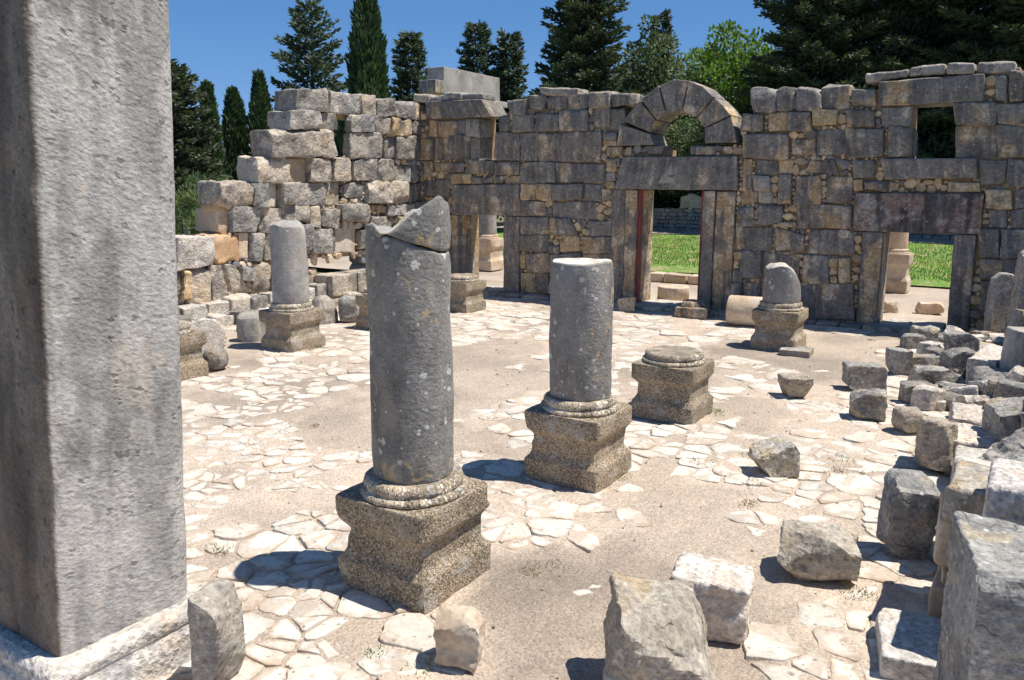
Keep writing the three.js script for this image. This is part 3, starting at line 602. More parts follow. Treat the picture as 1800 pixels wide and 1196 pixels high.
// --- the front wall: three doorways, an arch over the middle one, windows over the side ones
const ZF = -14.5;
{
  const W = thing('front_wall', 'long dark ashlar wall with three doorways, a stone arch and two windows', 'wall', [-5.5, 0, ZF]);
  const sh = q => q.map(p => [p[0] + 5.5, p[1]]);
  const all = []; const R = rng(21);
  const rect = (x0, x1, y0, y1) => [[x0, y1], [x1, y1], [x1, y0], [x0, y0]];
  const extra = [];
  { let y = 0.05, r = 0; while (y < 4.1) { const h = 0.42 + 0.16 * R(); let x = 0.10 + 0.15 * (r++ % 2) - 0.02; while (x < 1.6) { const w = 0.45 + 0.4 * R(); extra.push([rect(x, Math.min(x + w, 1.9), y, Math.min(y + h - 0.03, 4.25)), R() < 0.6 ? 'g' : 'm']); x += w + 0.03; } y += h; } }
  for (const [q, k] of [...FRONT.map(a => [quadOf(a), a[8]]), ...extra]) {
    all.push(q); const top = k === 't', mat = top ? M.g : M[k]; const cap = Math.min(q[0][1], q[1][1]) > 3.85;
    const dy = cap ? (R() - 0.45) * 0.09 : 0, wob = q.map((p, i) => [p[0] + (R() - 0.5) * 0.04, p[1] + (R() - 0.5) * 0.035 + (i < 2 ? dy : 0)]); quadStone(sh(wob), (R() - 0.55) * 0.09, 0.25, mat, W, 'ashlar_block', { seed: 100 + all.length, grow: 0.008, ...(cap ? { rough: 0.02, chips: 5, bite: 0.5, r: 0.045 } : {}) });
  }
  const S = {
    window_lintel: [[[-11.72, 4.27], [-10.19, 4.23], [-9.91, 3.85], [-11.75, 3.87]], M.g, 0.36, 0.03],
    window_lintel_: [[[-2.28, 4.06], [-0.79, 4.08], [-0.76, 3.67], [-2.26, 3.67]], M.g, 0.36, 0.03],
    window_sill: [[[-2.16, 2.83], [-0.78, 2.82], [-0.74, 2.51], [-2.06, 2.49]], M.g, 0.36, 0.035],
    door_lintel: [[[-11.03, 2.41], [-9.21, 2.43], [-9.21, 1.75], [-11.03, 1.745]], M.g, 0.42, 0.05],
    door_lintel_: [[[-6.8, 2.95], [-4.53, 2.92], [-4.49, 2.31], [-6.96, 2.33]], M.g, 0.42, 0.06],
    door_lintel__: [[[-2.49, 2.28], [-0.62, 2.28], [-0.60, 1.64], [-2.50, 1.635]], M.r, 0.42, 0.05],
    door_jamb: [[[-9.63, 1.74], [-9.23, 1.74], [-9.23, 0.0], [-9.63, 0.0]], M.g, 0.42, 0.03],
    door_jamb_: [[[-11.4, 1.74], [-10.87, 1.74], [-10.87, 0.0], [-11.4, 0.0]], M.m, 0.42, 0.03],
    door_jamb__: [[[-7.03, 2.32], [-6.72, 2.32], [-6.72, 0.0], [-7.03, 0.0]], M.g, 0.40, 0.02],
    door_jamb___: [[[-6.71, 2.31], [-6.46, 2.31], [-6.46, 0.0], [-6.71, 0.0]], M.m, 0.42, 0.06],
    door_jamb____: [[[-5.13, 2.3], [-4.90, 2.3], [-4.90, 0.0], [-5.13, 0.0]], M.g, 0.42, 0.06],
    door_jamb_____: [[[-4.89, 2.29], [-4.53, 2.29], [-4.53, 0.0], [-4.89, 0.0]], M.m, 0.40, 0.02],
    door_jamb______: [[[-2.33, 1.63], [-2.0, 1.63], [-2.0, 0.0], [-2.31, 0.0]], M.g, 0.42, 0.03],
    door_jamb_______: [[[-0.97, 1.63], [-0.66, 1.63], [-0.62, 0.0], [-0.93, 0.0]], M.g, 0.42, 0.03],
  };
  for (const [n, [q, mat, hz, out]] of Object.entries(S)) { all.push(q); quadStone(sh(q), out, hz, mat, W, n.replace(/_+$/, ''), { seed: 300 + all.length, rough: 0.008, chips: 2, bite: 0.12, r: 0.025, seg: 0.12, max: 18 }); }
  const V = [
    [[-6.89, 3.58], [-6.24, 3.37], [-6.15, 3.16], [-6.95, 3.16]], [[-6.48, 4.0], [-6.12, 3.6], [-6.23, 3.385], [-6.82, 3.63]], [[-6.105, 4.25], [-5.94, 3.74], [-6.11, 3.61], [-6.46, 4.01]],
    [[-5.81, 4.34], [-5.52, 4.30], [-5.63, 3.73], [-5.925, 3.74], [-6.09, 4.25]], [[-5.51, 4.295], [-5.23, 4.17], [-5.02, 3.98], [-5.335, 3.64], [-5.62, 3.73]],
    [[-5.01, 3.97], [-4.83, 3.81], [-4.69, 3.64], [-5.18, 3.44], [-5.325, 3.63]], [[-4.685, 3.63], [-4.6, 3.38], [-4.56, 3.16], [-5.16, 3.16], [-5.18, 3.43]]];
  V.forEach((P, i) => {
    all.push(P); const s = new THREE.Shape(sh(P).map(p => new THREE.Vector2(...p)));
    const g = new THREE.ExtrudeGeometry(s, { depth: 0.66, bevelEnabled: true, bevelThickness: 0.02, bevelSize: 0.014, bevelOffset: -0.018, bevelSegments: 2, steps: 1 }); tint(g, R, 0.12);
    const m = add('voussoir', g, M.g, W); m.position.z = -0.66 + 0.02 + (R() - 0.5) * 0.02;
  });
  const outline = [[-12.3, 0], [-10.95, 0], [-10.95, 1.80], [-9.55, 1.80], [-9.55, 0], [-6.55, 0], [-6.55, 2.40], [-5.05, 2.40], [-5.05, 0], [-2.1, 0], [-2.1, 1.7], [-0.85, 1.7], [-0.85, 0], [1.9, 0], [1.9, 4.1], [-0.6, 4.1], [-0.8, 3.95], [-2.3, 3.95], [-2.4, 3.92], [-4.28, 3.92], [-4.30, 3.6], [-4.45, 3.10], [-5.40, 3.08], [-5.40, 2.86], [-5.99, 2.86], [-5.99, 3.08], [-6.95, 3.10], [-6.98, 3.5], [-6.9, 3.85], [-9.5, 4.0], [-9.7, 3.75], [-9.83, 3.48], [-9.83, 2.9], [-10.31, 2.9], [-10.31, 3.95], [-12.3, 4.05]];
  const hole = [[-1.76, 3.7], [-1.13, 3.7], [-1.07, 2.78], [-1.70, 2.78]];
  {
    const s = new THREE.Shape(sh(outline).map(p => new THREE.Vector2(...p))); s.holes.push(new THREE.Path(sh(hole).map(p => new THREE.Vector2(...p))));
    const g = new THREE.ExtrudeGeometry(s, { depth: 0.62, bevelEnabled: false }); setColor(g, 0.72, 0.66, 0.6); const m = add('mortar_core', g, M.chip, W); m.position.z = -0.70;
  }
  const inside = (x, y) => y > 0.04 && inPoly(outline, x, y) && !inPoly(hole, x, y) && !(x > -11.0 && x < -9.5 && y < 1.8) && !(x > -6.6 && x < -5.0 && y < 2.4) && !(x > -2.15 && x < -0.8 && y < 1.7);
  const chips = packChips(all, inside, -12.2, 1.2, 0.04, 4.1, 31, 22000).map(c => [c[0] + 5.5, c[1], c[2]]);
  placeChips(chips, -0.055, W, M.chip, 33, 260);
  // low footing course and thresholds
  let x = -11.8; const rr = rng(37); let i = 0;
  while (x < -0.9) { const w = 0.35 + 0.5 * rr(); const g = block(w / 2 - 0.01, 0.06, 0.16 + 0.08 * rr(), { seed: 800 + i++, r: 0.025, rough: 0.012, chips: 3, seg: 0.08 }); const m = add('footing_stone', g, M.p, W); m.position.set(x + w / 2 + 5.5, 0.005 + 0.025 * rr(), 0.10 + 0.08 * rr()); x += w; }
  for (const [a, b] of [[-10.85, -9.65], [-6.44, -5.15], [-1.98, -0.98]]) for (let k = 0; k < 2; k++) { const w = (b - a) / 2, g = block(w / 2 - 0.006, 0.06, 0.36, { seed: 840 + i++, r: 0.03, rough: 0.012, chips: 3, seg: 0.08 }); const m = add('threshold', g, M.white, W); m.position.set(a + w * (k + 0.5) + 5.5, 0.02, -0.42); }
  { const s = new THREE.Shape([[-6.02, 2.44], [-5.70, 2.45], [-5.74, 2.60], [-5.76, 2.82], [-5.83, 2.70], [-5.96, 2.55]].map(p => new THREE.Vector2(p[0] + 5.5, p[1]))); const g = new THREE.ExtrudeGeometry(s, { depth: 0.02, bevelEnabled: true, bevelThickness: 0.006, bevelSize: 0.01, bevelSegments: 1 }); setColor(g, 0.95, 0.92, 0.88); const m = add('mortar_patch', g, M.shaftPale, W); m.position.z = 0.055; }
  const D = thing('door_frame', 'two dark red painted posts standing inside the middle doorway', 'door frame', [-5.8, 0, ZF]);
  for (const [px, pw] of [[-0.615, 0.032], [0.648, 0.016]]) { const m = add('post', block(pw, 1.12, 0.05, { r: 0.006, rough: 0.001, seg: 0.3, tint: 0.03, seed: 77 }), M.red, D); m.position.set(px, 1.20, -0.02); }
}
// --- the side wall on the left: rough, stepped ruin
const XL = -11.9;
{
  const W = thing('side_wall', 'sunlit ruined wall of rough grey boulders stepping down to the left', 'wall', [XL, 0, -8], Math.PI / 2);   // local x runs away along -z
  const sh = q => q.map(p => [p[0] - 8, p[1]]), R = rng(51), all = [], core = [];
  const rows = SIDE.map(a => [a.slice(0, 8).map((v, i) => i % 2 ? v : -v), a[8]]).map(([a, k]) => [quadOf(a), k]);
  const rect = (x0, x1, y0, y1) => [[x0, y1], [x1, y1], [x1, y0], [x0, y0]];
  for (let x = 5.2; x < 7.3; x += 0.62) { rows.push([rect(x, x + 0.58, 0.55, 1.0), 'p']); if (x > 6) rows.push([rect(x - 0.2, x + 0.4, 1.03, 1.42), 'p']); }
  for (const [q, k] of rows) {
    all.push(q); const thin = q[0][0] > 11.9 && q[0][0] < 13.4 && q[3][1] > 2.9 && q[0][1] < 4.0; const rec = k === 'c' ? -0.14 : 0, mat = k === 'w' ? M.white : k === 'a' ? M.c : M[k];
    const g = quadStone(sh(q), rec + (R() - 0.5) * 0.15, thin ? 0.10 : 0.33, mat, W, 'wall_block', { seed: 900 + all.length, rough: k === 'c' ? 0.01 : 0.030, freq: 4.5, bulge: k === 'c' ? 0 : 0.01, chips: k === 'c' ? 1 : 8, bite: 0.45, r: 0.016, seg: 0.045, max: 16, cutRough: 0.8, crease: 0.6, tint: 0.22, grow: 0.004 });
    if (k === 'a') setColor(g.geometry, 1.05, 0.86, 0.66);
    const xs = q.map(p => p[0]), ys = q.map(p => p[1]); const a = Math.min(...xs) + 0.05, b = Math.max(...xs) - 0.05, c = Math.min(...ys) - 0.07, d = Math.max(...ys) - 0.09, dz = 0.012 * (all.length % 5);
    const bx = new THREE.BoxGeometry(b - a, d - c, 0.4 + dz); bx.translate((a + b) / 2 - 8, (c + d) / 2, -0.38); const u = bx.attributes.uv, p = bx.attributes.position; for (let i = 0; i < u.count; i++) u.setXY(i, p.getX(i), p.getY(i)); if (!thin) core.push(bx);
  }
  core.forEach(g => setColor(g, 0.95, 0.86, 0.76)); add('mortar_core', mergeGeometries(core), M.chip, W);
  // footing rubble and the bench of dressed blocks
  let u = 5.2, i = 0; while (u < 14.3) { const w = 0.28 + 0.4 * R(), h = 0.12 + 0.12 * R(); for (const [lv, out] of [[0, 0.30], [1, 0.12]]) { const g = block(w / 2, h / 2 + 0.05, 0.2, { seed: 1200 + i++, r: 0.04, rough: 0.03, chips: 5, bite: 0.5 }); const m = add('footing_stone', g, R() < 0.6 ? M.white : M.p, W); m.position.set(u + w / 2 - 8 + (R() - 0.5) * 0.1, lv * 0.22 + h / 2 - 0.02, out - 0.1 + 0.16 * R()); m.rotation.z = (R() - 0.5) * 0.15; } u += w + 0.02; }
  for (const [a, b, h] of [[11.05, 11.75, 0.42], [11.77, 12.55, 0.42], [12.57, 13.3, 0.42], [13.32, 14.1, 0.4]]) { const g = block((b - a) / 2 - 0.006, h / 2, 0.26, { seed: 1300 + i++, r: 0.025, rough: 0.012, chips: 3, bite: 0.2 }); const m = add('bench_block', g, M.p, W); m.position.set((a + b) / 2 - 8, 0.22 + h / 2, 0.22); }
  const boxes = all.map(q => { const xs = q.map(p => p[0]), ys = q.map(p => p[1]); return [Math.min(...xs) - 0.05, Math.max(...xs) + 0.05, Math.min(...ys) - 0.08, Math.max(...ys) - 0.02]; });
  const chips = packChips(all, (x, y) => { let n = 0; for (const b of boxes) if (x > b[0] - 0.06 && x < b[1] + 0.06 && y > b[2] - 0.05 && y < b[3] + 0.09) n++; return n > 1 && boxes.some(b => b[0] <= x - 0.22 && b[1] + 0.3 >= x - 0.22 && b[2] <= y + 0.13 && b[3] + 0.1 >= y + 0.13) && !(y > 2.98 && x > 11.78 && x < 12.2); }, 5.4, 14.5, 0.3, 4.2, 53, 12000).map(c => [c[0] - 8, c[1], c[2]]);
  placeChips(chips, -0.11, W, M.c, 55, 220);
}

// ---------------------------------------------------------------- columns
function squareProfile(P, n, rough, seed) {   // P: [half, y] from the ground up; four sides and a top
  const pos = [], uv = [], idx = []; const R = rng(seed), o = R() * 50;
  const rows = []; for (let i = 0; i + 1 < P.length; i++) { const [a, b] = P[i], [c, d] = P[i + 1], L = Math.hypot(c - a, d - b), m = Math.max(1, Math.round(L / 0.045)); for (let k = 0; k < m; k++) rows.push([lerp(a, c, k / m), lerp(b, d, k / m)]); } rows.push(P[P.length - 1]);
  const dis = (x, y, z, nx, nz) => { const e = rough * (2 * f3(x * 5 + o, y * 5, z * 5, 3)), cor = Math.min(Math.abs(x), Math.abs(z)) / Math.max(Math.abs(x), Math.abs(z)), wear = cor > 0.86 ? (cor - 0.86) / 0.14 * (0.010 + 0.055 * Math.max(0, n3(y * 8 + x * 3, o, z * 3) - 0.1)) : 0; const l = Math.hypot(x, z) || 1; return [x + nx * e - x / l * wear, y + 0.3 * e, z + nz * e - z / l * wear]; };
  for (let s = 0; s < 4; s++) {
    const c = Math.cos(s * Math.PI / 2), sn = Math.sin(s * Math.PI / 2), base = pos.length / 3; let v = 0, u0 = R() * 5;
    rows.forEach(([h, y], j) => { if (j) v += Math.hypot(h - rows[j - 1][0], y - rows[j - 1][1]); for (let i = 0; i <= n; i++) { const t = -h + 2 * h * i / n, x = t * c + h * sn, z = -t * sn + h * c; const isE = i === 0 || i === n; pos.push(...dis(x, y, z, isE ? x / h * 0.7 : sn, isE ? z / h * 0.7 : c)); uv.push(t + u0, v + u0); } });
    for (let j = 0; j + 1 < rows.length; j++) for (let i = 0; i < n; i++) { const p = base + j * (n + 1) + i; idx.push(p, p + 1, p + n + 2, p, p + n + 2, p + n + 1); }
  }
  const [h, y] = P[P.length - 1], base = pos.length / 3;
  for (let j = 0; j <= n; j++) for (let i = 0; i <= n; i++) { const x = -h + 2 * h * i / n, z = -h + 2 * h * j / n; const e = j === 0 || j === n || i === 0 || i === n; const ex = i === 0 || i === n, ez = j === 0 || j === n; const q = e ? dis(x, y, z, ex ? (ez ? x / h * 0.7 : Math.sign(x)) : 0, ez ? (ex ? z / h * 0.7 : Math.sign(z)) : 0) : [x, y + 0.008 * f3(x * 8 + o, 1, z * 8, 2), z]; pos.push(...q); uv.push(x, z); }
  for (let j = 0; j < n; j++) for (let i = 0; i < n; i++) { const p = base + j * (n + 1) + i; idx.push(p, p + n + 1, p + 1, p + 1, p + n + 1, p + n + 2); }
  const g = soup(pos, uv, idx); g.computeVertexNormals(); return tint(g, R, 0.1);
}
// a drum or shaft between two surfaces bot(x, z) and top(x, z)
function shaft(r0, r1, bot, top, seed, o = {}) {
  const n = o.n ?? 56, R = rng(seed), ox = R() * 40, rough = o.rough ?? 0.008, H = top(0, 0) - bot(0, 0), m = Math.max(3, Math.round((o.len ?? H) / 0.05)), pos = [], uv = [], idx = [], u0 = R() * 3, v0 = R() * 3;
  const rad = (t, a, y) => { const f = o.facet ? 1 + o.facet * (Math.abs(Math.cos(a * 4 + 0.6)) - 0.64) : 1; let r = lerp(r0, r1, t) * f; r += rough * (2 * f3(Math.cos(a) * 2 + ox, y * 2.5, Math.sin(a) * 2, 3)) + rough * 0.7 * f3(Math.cos(a) * 9, y * 12, Math.sin(a) * 9 + ox, 2); const ed = Math.min(t, 1 - t) * (o.len ?? H); if (ed < 0.03) r -= (0.03 - ed) * (0.35 + 0.5 * Math.max(0, n3(a * 3, ox, 1))); return r; };
  for (let j = 0; j <= m; j++) { const t = j <= 1 ? j * 0.3 / m : j >= m - 1 ? 1 - (m - j) * 0.3 / m : j / m; for (let i = 0; i <= n; i++) { const a = (i % n) / n * 2 * Math.PI, cx = Math.cos(a) * r0, cz = Math.sin(a) * r0, y0 = bot(cx, cz), y1 = Math.max(top(cx, cz), y0 - 0.05), y = lerp(y0, y1, t), r = rad(t, a, y); pos.push(Math.cos(a) * r, y, Math.sin(a) * r); uv.push(u0 - i / n * 2 * Math.PI * r0, v0 + y); } }
  for (let j = 0; j < m; j++) for (let i = 0; i < n; i++) { const p = j * (n + 1) + i; idx.push(p, p + n + 1, p + 1, p + 1, p + n + 1, p + n + 2); }
  for (const cap of [1, 0]) {
    const base = pos.length / 3, K = 6, row = cap ? m * (n + 1) : 0, f = cap ? top : bot;
    for (let k = 0; k <= K; k++) for (let i = 0; i <= n; i++) { const q = 3 * (row + i), s = 1 - k / K, x = pos[q] * s, z = pos[q + 2] * s; let y = k === 0 ? pos[q + 1] : f(x, z) + (cap ? (o.capRough ?? 0.01) * 2 * f3(x * 9 + ox, 2, z * 9, 3) : 0); if (cap && k) y = Math.max(y, bot(x, z) - 0.05); pos.push(x, y, z); uv.push(x + 3, z + 3); }
    for (let k = 0; k < K; k++) for (let i = 0; i < n; i++) { const p = base + k * (n + 1) + i; if (cap) idx.push(p, p + n + 1, p + 1, p + 1, p + n + 1, p + n + 2); else idx.push(p, p + 1, p + n + 1, p + 1, p + n + 2, p + n + 1); }
  }
  const g = soup(pos, uv, idx); weldNormals(g); tint(g, R, 0.06); if (o.fresh) { const c = g.attributes.color, from = (m + 1) * (n + 1), to = from + 7 * (n + 1); for (let i = from; i < to; i++) c.setXYZ(i, c.getX(i) * o.fresh, c.getY(i) * o.fresh * 0.97, c.getZ(i) * o.fresh * 0.9); } return g;
}
function lathe(P, rough, seed, n = 56) { const g = new THREE.LatheGeometry(P.map(p => new THREE.Vector2(...p)), n), p = g.attributes.position, u = g.attributes.uv; for (let i = 0; i < p.count; i++) { const x = p.getX(i), y = p.getY(i), z = p.getZ(i), l = Math.hypot(x, z) || 1, a = Math.atan2(z, x), e = rough * 2 * f3(Math.cos(a) * 4 + seed, y * 9, Math.sin(a) * 4, 3); p.setXYZ(i, x + x / l * e, y + e * 0.5, z + z / l * e); u.setXY(i, u.getX(i) * 2 * Math.PI * 0.3, y + l); } weldNormals(g); return tint(g, rng(seed), 0.08); }
const PED = [[0.338, 0], [0.342, 0.015], [0.341, 0.165], [0.332, 0.182], [0.312, 0.205], [0.299, 0.232], [0.296, 0.25], [0.296, 0.36], [0.300, 0.375], [0.312, 0.395], [0.333, 0.42], [0.341, 0.432], [0.344, 0.565], [0.338, 0.58]];
const RING = [[0.0, 0.0], [0.325, 0.0], [0.332, 0.018], [0.325, 0.038], [0.300, 0.044], [0.296, 0.052], [0.300, 0.06], [0.305, 0.075], [0.296, 0.105], [0.27, 0.115], [0.0, 0.115]];
const ROWX = -2.98, ROWXL = -9.09;
function column(label, x, z, seed, build, o = {}) {
  const t = thing(o.name ?? 'broken_column', label, o.category ?? 'column', [x, 0, z], o.turn ?? 0, 'column row of the hall');
  add('pedestal', squareProfile(PED, 14, 0.008, seed), M.ped, t);
  const r = add('base_moulding', lathe(RING, 0.006, seed + 1), M.ped, t); r.position.y = 0.578; { const c = r.geometry.attributes.color, p = r.geometry.attributes.position; for (let i = 0; i < c.count; i++) { const k = 1.1 + 0.75 * ss(-0.05, 0.2, f3(p.getX(i) * 14 + seed, p.getY(i) * 14, p.getZ(i) * 14, 3)); c.setXYZ(i, c.getX(i) * k, c.getY(i) * k * 1.02, c.getZ(i) * k * 1.06); } }
  if (build) build(t);
  return t;
}
const RX = 0.839, RZ = -0.545;   // the direction the breaks of the nearest column run in
column('tall dark grey broken column with a split slanting top, nearest whole pedestal', ROWX, -3.49, 401, t => {
  const low = (x, z) => { const s = (x * RX + z * RZ) / 0.25; return 2.10 - 0.085 * s + (s < -0.35 ? 0.05 * f3(x * 11, 4, z * 11, 3) : 0.015 * n3(x * 9, 1, z * 9)); };
  add('shaft', shaft(0.247, 0.240, () => 0.69, low, 411, { capRough: 0.035, rough: 0.008, fresh: 2.4 }), M.shaft, t);
  const up = (x, z) => { const s = (x * RX + z * RZ) / 0.25; return Math.min(2.335, 2.18 + 0.155 * (s + 0.15)) - 0.35 * Math.max(0, s - 0.82) + 0.018 * n3(x * 8, 6, z * 8); };
  add('shaft_fragment', shaft(0.241, 0.237, (x, z) => low(x, z) + 0.012 + 0.012 * Math.max(0, n3(x * 12, 9, z * 12)), (x, z) => { const s = (x * RX + z * RZ) / 0.25; return s < -0.72 ? low(x, z) - 0.03 : up(x, z); }, 412, { len: 0.3, capRough: 0.03, rough: 0.009, fresh: 2.0 }), M.shaft, t);
});
column('flat topped dark grey column stump on pedestal, second of the right row', ROWX, -5.63, 421, t => add('shaft', shaft(0.262, 0.250, () => 0.69, (x, z) => 1.80 + 0.01 * n3(x * 7, 3, z * 7), 431, { facet: 0.025, capRough: 0.006, fresh: 2.4 }), M.shaft, t));
column('empty moulded pedestal with a worn round base and no shaft', ROWX, -7.73, 441, null, { name: 'column_pedestal', category: 'pedestal' });
column('short column stump with a broken domed top, last pedestal before the front wall', ROWX, -12.0, 451, t => add('shaft', shaft(0.278, 0.262, () => 0.69, (x, z) => { const s = (x * RX + z * RZ) / 0.27; return 1.27 - 0.10 * s * s - 0.06 * s - (s > 0.05 ? 0.16 * (s - 0.05) : 0) - 0.5 * (x * x + z * z) + 0.03 * f3(x * 10, 3, z * 10, 3); }, 461, { capRough: 0.03, fresh: 1.9 }), M.shaft, t));
column('pale grey column stump with rounded top in front of the sunlit side wall', ROWXL, -7.95, 471, t => add('shaft', shaft(0.268, 0.255, () => 0.69, (x, z) => 1.90 - 0.9 * Math.max(0, Math.hypot(x, z) - 0.12) * (0.6 + 0.4 * n3(x * 5, 1, z * 5)) + 0.02 * f3(x * 9, 3, z * 9, 2), 481, { capRough: 0.015 }), M.shaftPale, t));
column('low empty pedestal in front of the left doorway', ROWXL - 0.02, -12.25, 491, null, { name: 'column_pedestal', category: 'pedestal' });
column('pedestal mostly hidden behind the tallest broken column', ROWXL, -9.95, 495, null, { name: 'column_pedestal', category: 'pedestal' });
column('pedestal half hidden behind the big corner pillar at left', ROWXL + 0.12, -5.80, 498, null, { name: 'column_pedestal', category: 'pedestal' });
// --- the corner pillar close to the camera
{
  const t = thing('corner_pillar', 'huge grey square pillar with a rounded edge filling the left foreground', 'pillar', [-3.80, 0, -1.90]);
  add('base', squareProfile([[0.43, 0], [0.43, 0.13], [0.425, 0.16], [0.405, 0.175], [0.405, 0.20], [0.415, 0.215], [0.415, 0.25], [0.40, 0.275], [0.37, 0.29]].map(([h, y]) => [h, y]), 22, 0.008, 505), M.white, t);
  const plan = []; const line = (a, b, n) => { for (let i = 0; i < n; i++) plan.push([lerp(a[0], b[0], i / n), lerp(a[1], b[1], i / n)]); };
  line([-0.32, 0.325], [0.325, 0.325], 26); line([0.325, 0.325], [0.325, -0.20], 24);
  for (let i = 0; i < 12; i++) { const a = -i / 12 * Math.PI / 2; plan.push([0.185 + 0.14 * Math.cos(a) + 0.004, -0.20 + 0.15 * Math.sin(a)]); }
  line([0.185, -0.35], [-0.2, -0.35], 14); line([-0.2, -0.35], [-0.32, 0.325], 22); plan.push([-0.32, 0.325]);
  const Hh = 4.6, m = 92, pos = [], uv = [], idx = [], n = plan.length; const L = [0]; for (let i = 1; i < n; i++) L.push(L[i - 1] + Math.hypot(plan[i][0] - plan[i - 1][0], plan[i][1] - plan[i - 1][1]));
  for (let j = 0; j <= m; j++) for (let i = 0; i < n; i++) {
    const y = 0.285 + Hh * j / m; let [x, z] = plan[i]; const px = plan[(i + 1) % (n - 1)], mx = plan[(i + n - 2) % (n - 1)]; let nx = -(mx[1] - px[1]), nz = (mx[0] - px[0]); const l = Math.hypot(nx, nz) || 1; nx /= -l; nz /= -l;
    const sgn = (nx * x + nz * z) > 0 ? 1 : -1; nx *= sgn; nz *= sgn;
    let e = 0.012 * f3(x * 3, y * 2.2, z * 3, 3) + 0.004 * f3(x * 16, y * 16, z * 16, 2);
    if (x > 0.2) { const gr = z + 0.04; e -= 0.014 * Math.exp(-gr * gr / 0.0016) * ss(1.0, 3.2, y); e -= 0.012 * Math.exp(-((z - 0.09) ** 2) / 0.002) * ss(1.4, 3.4, y); }
    const cd = Math.hypot(x - 0.325, z - 0.325); if (cd < 0.05) { const w = (0.010 + 0.028 * Math.max(0, f3(y * 7, 3, 1, 4) + 0.1)) * (1 - cd / 0.05); x -= w * 0.7; z -= w * 0.7; }
    if (z < 0) z *= 1 + 0.16 * cl(1 - y / 3.2); const sc = 1; pos.push((x + nx * e) * sc + 0.060 * (y - 0.28), y, (z + nz * e) * sc - 0.034 * (y - 0.28)); uv.push(L[i], y);
  }
  for (let j = 0; j < m; j++) for (let i = 0; i + 1 < n; i++) { const p = j * n + i; idx.push(p, p + 1, p + n + 1, p, p + n + 1, p + n); }
  const c0 = pos.length / 3; const q = m * n; pos.push(0.15, 0.285 + Hh, -0.1); uv.push(0, 0); for (let i = 0; i < n; i++) { pos.push(pos[3 * (q + i)], pos[3 * (q + i) + 1], pos[3 * (q + i) + 2]); uv.push(plan[i][0], plan[i][1]); } for (let i = 0; i + 1 < n; i++) idx.push(c0, c0 + 1 + i, c0 + 2 + i);
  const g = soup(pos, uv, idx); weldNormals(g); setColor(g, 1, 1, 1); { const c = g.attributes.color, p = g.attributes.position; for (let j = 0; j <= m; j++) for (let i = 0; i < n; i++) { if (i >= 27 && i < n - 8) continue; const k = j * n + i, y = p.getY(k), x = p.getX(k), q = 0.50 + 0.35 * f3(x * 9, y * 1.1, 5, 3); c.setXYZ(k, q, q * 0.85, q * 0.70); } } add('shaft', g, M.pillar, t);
}
// --- porch columns outside the doorways
{
  const a = thing('porch_column', 'tall porch column with capital and roof beam behind the left doorway', 'column', [-13.05, 0, -18.8]);
  add('pedestal', squareProfile(PED.map(([h, y]) => [h * 1.08, y * 1.55]), 10, 0.012, 601), M.c, a);
  const r = add('base_moulding', lathe(RING, 0.006, 602), M.c, a); r.position.y = 0.895;
  add('shaft', shaft(0.26, 0.235, () => 0.98, () => 4.40, 603), M.shaftPale, a);
  const cp = add('capital', lathe([[0, 0], [0.24, 0], [0.26, 0.05], [0.34, 0.13], [0.36, 0.15], [0, 0.15]], 0.004, 604), M.shaftPale, a); cp.position.y = 4.395; const ab = add('abacus', block(0.42, 0.075, 0.42, { r: 0.015, rough: 0.005, seed: 605 }), M.shaftPale, a); ab.position.y = 4.615;
  const b = add('beam', block(0.26, 0.33, 1.28, { r: 0.02, rough: 0.012, seed: 606, seg: 0.12 }), M.shaftPale, a); b.position.set(0, 5.02, 1.0); const b2 = add('beam_end', block(0.27, 0.16, 0.18, { r: 0.02, rough: 0.01, seed: 608 }), M.g, a); b2.position.set(0, 4.84, 2.46);
  const pier = add('support', block(0.26, 2.1, 0.26, { r: 0.03, rough: 0.02, seed: 609, seg: 0.15 }), M.shaftPale, a); pier.position.set(0, 2.1, 1.9);
  const c = thing('porch_column', 'porch column with moulded pedestal seen through the right doorway', 'column', [-2.50, 0, -20.0]);
  add('pedestal', squareProfile(PED.map(([h, y]) => [h * 1.08, y * 1.5]), 10, 0.014, 611), M.c, c);
  const r2 = add('base_moulding', lathe(RING, 0.006, 612), M.c, c); r2.position.y = 0.865; add('shaft', shaft(0.26, 0.25, () => 0.95, (x, z) => 2.05 + 0.05 * n3(x * 5, 2, z * 5), 613), M.c, c);
}

// ---------------------------------------------------------------- fallen stones; [label, x, z, width, height, depth, turn, material, options]
function stone(name, label, x, z, w, h, d, turn, mat, o = {}) {
  const g = block(w / 2, h / 2, d / 2, { r: Math.min(w, h, d) * 0.06, rough: Math.min(w, h, d) * 0.055, freq: 2.4 / Math.max(w, h) + 1.5, chips: 9, bite: 0.7, seg: Math.max(w, h, d) / 30, max: 32, tint: 0.14, cutRough: 0.9, crease: 0.55, ...o });
  if (o.tilt) { g.rotateX(o.tilt[0]); g.rotateZ(o.tilt[1]); }
  g.computeBoundingBox(); g.translate(0, -g.boundingBox.min.y, 0);
  const m = add(numbered(name), g, mat); m.position.set(x, (o.y ?? 0) - 0.012, z); m.rotation.y = turn * RAD; return tag(m, label, 'stone', o.group);
}
const FS = 'fallen_stone', HEAP = 'stones tumbled along the right side';
stone(FS, 'wedge shaped brown stone with hollow broken top on the open floor', -1.59, -6.50, 0.36, 0.31, 0.25, 33, M.rockTan, { seed: 1001, cuts: [[-0.75, -0.66, 0.1, 0.135], [0.85, 0.52, 0, 0.175], [-0.35, 0.93, 0.15, 0.085]], chips: 2 });
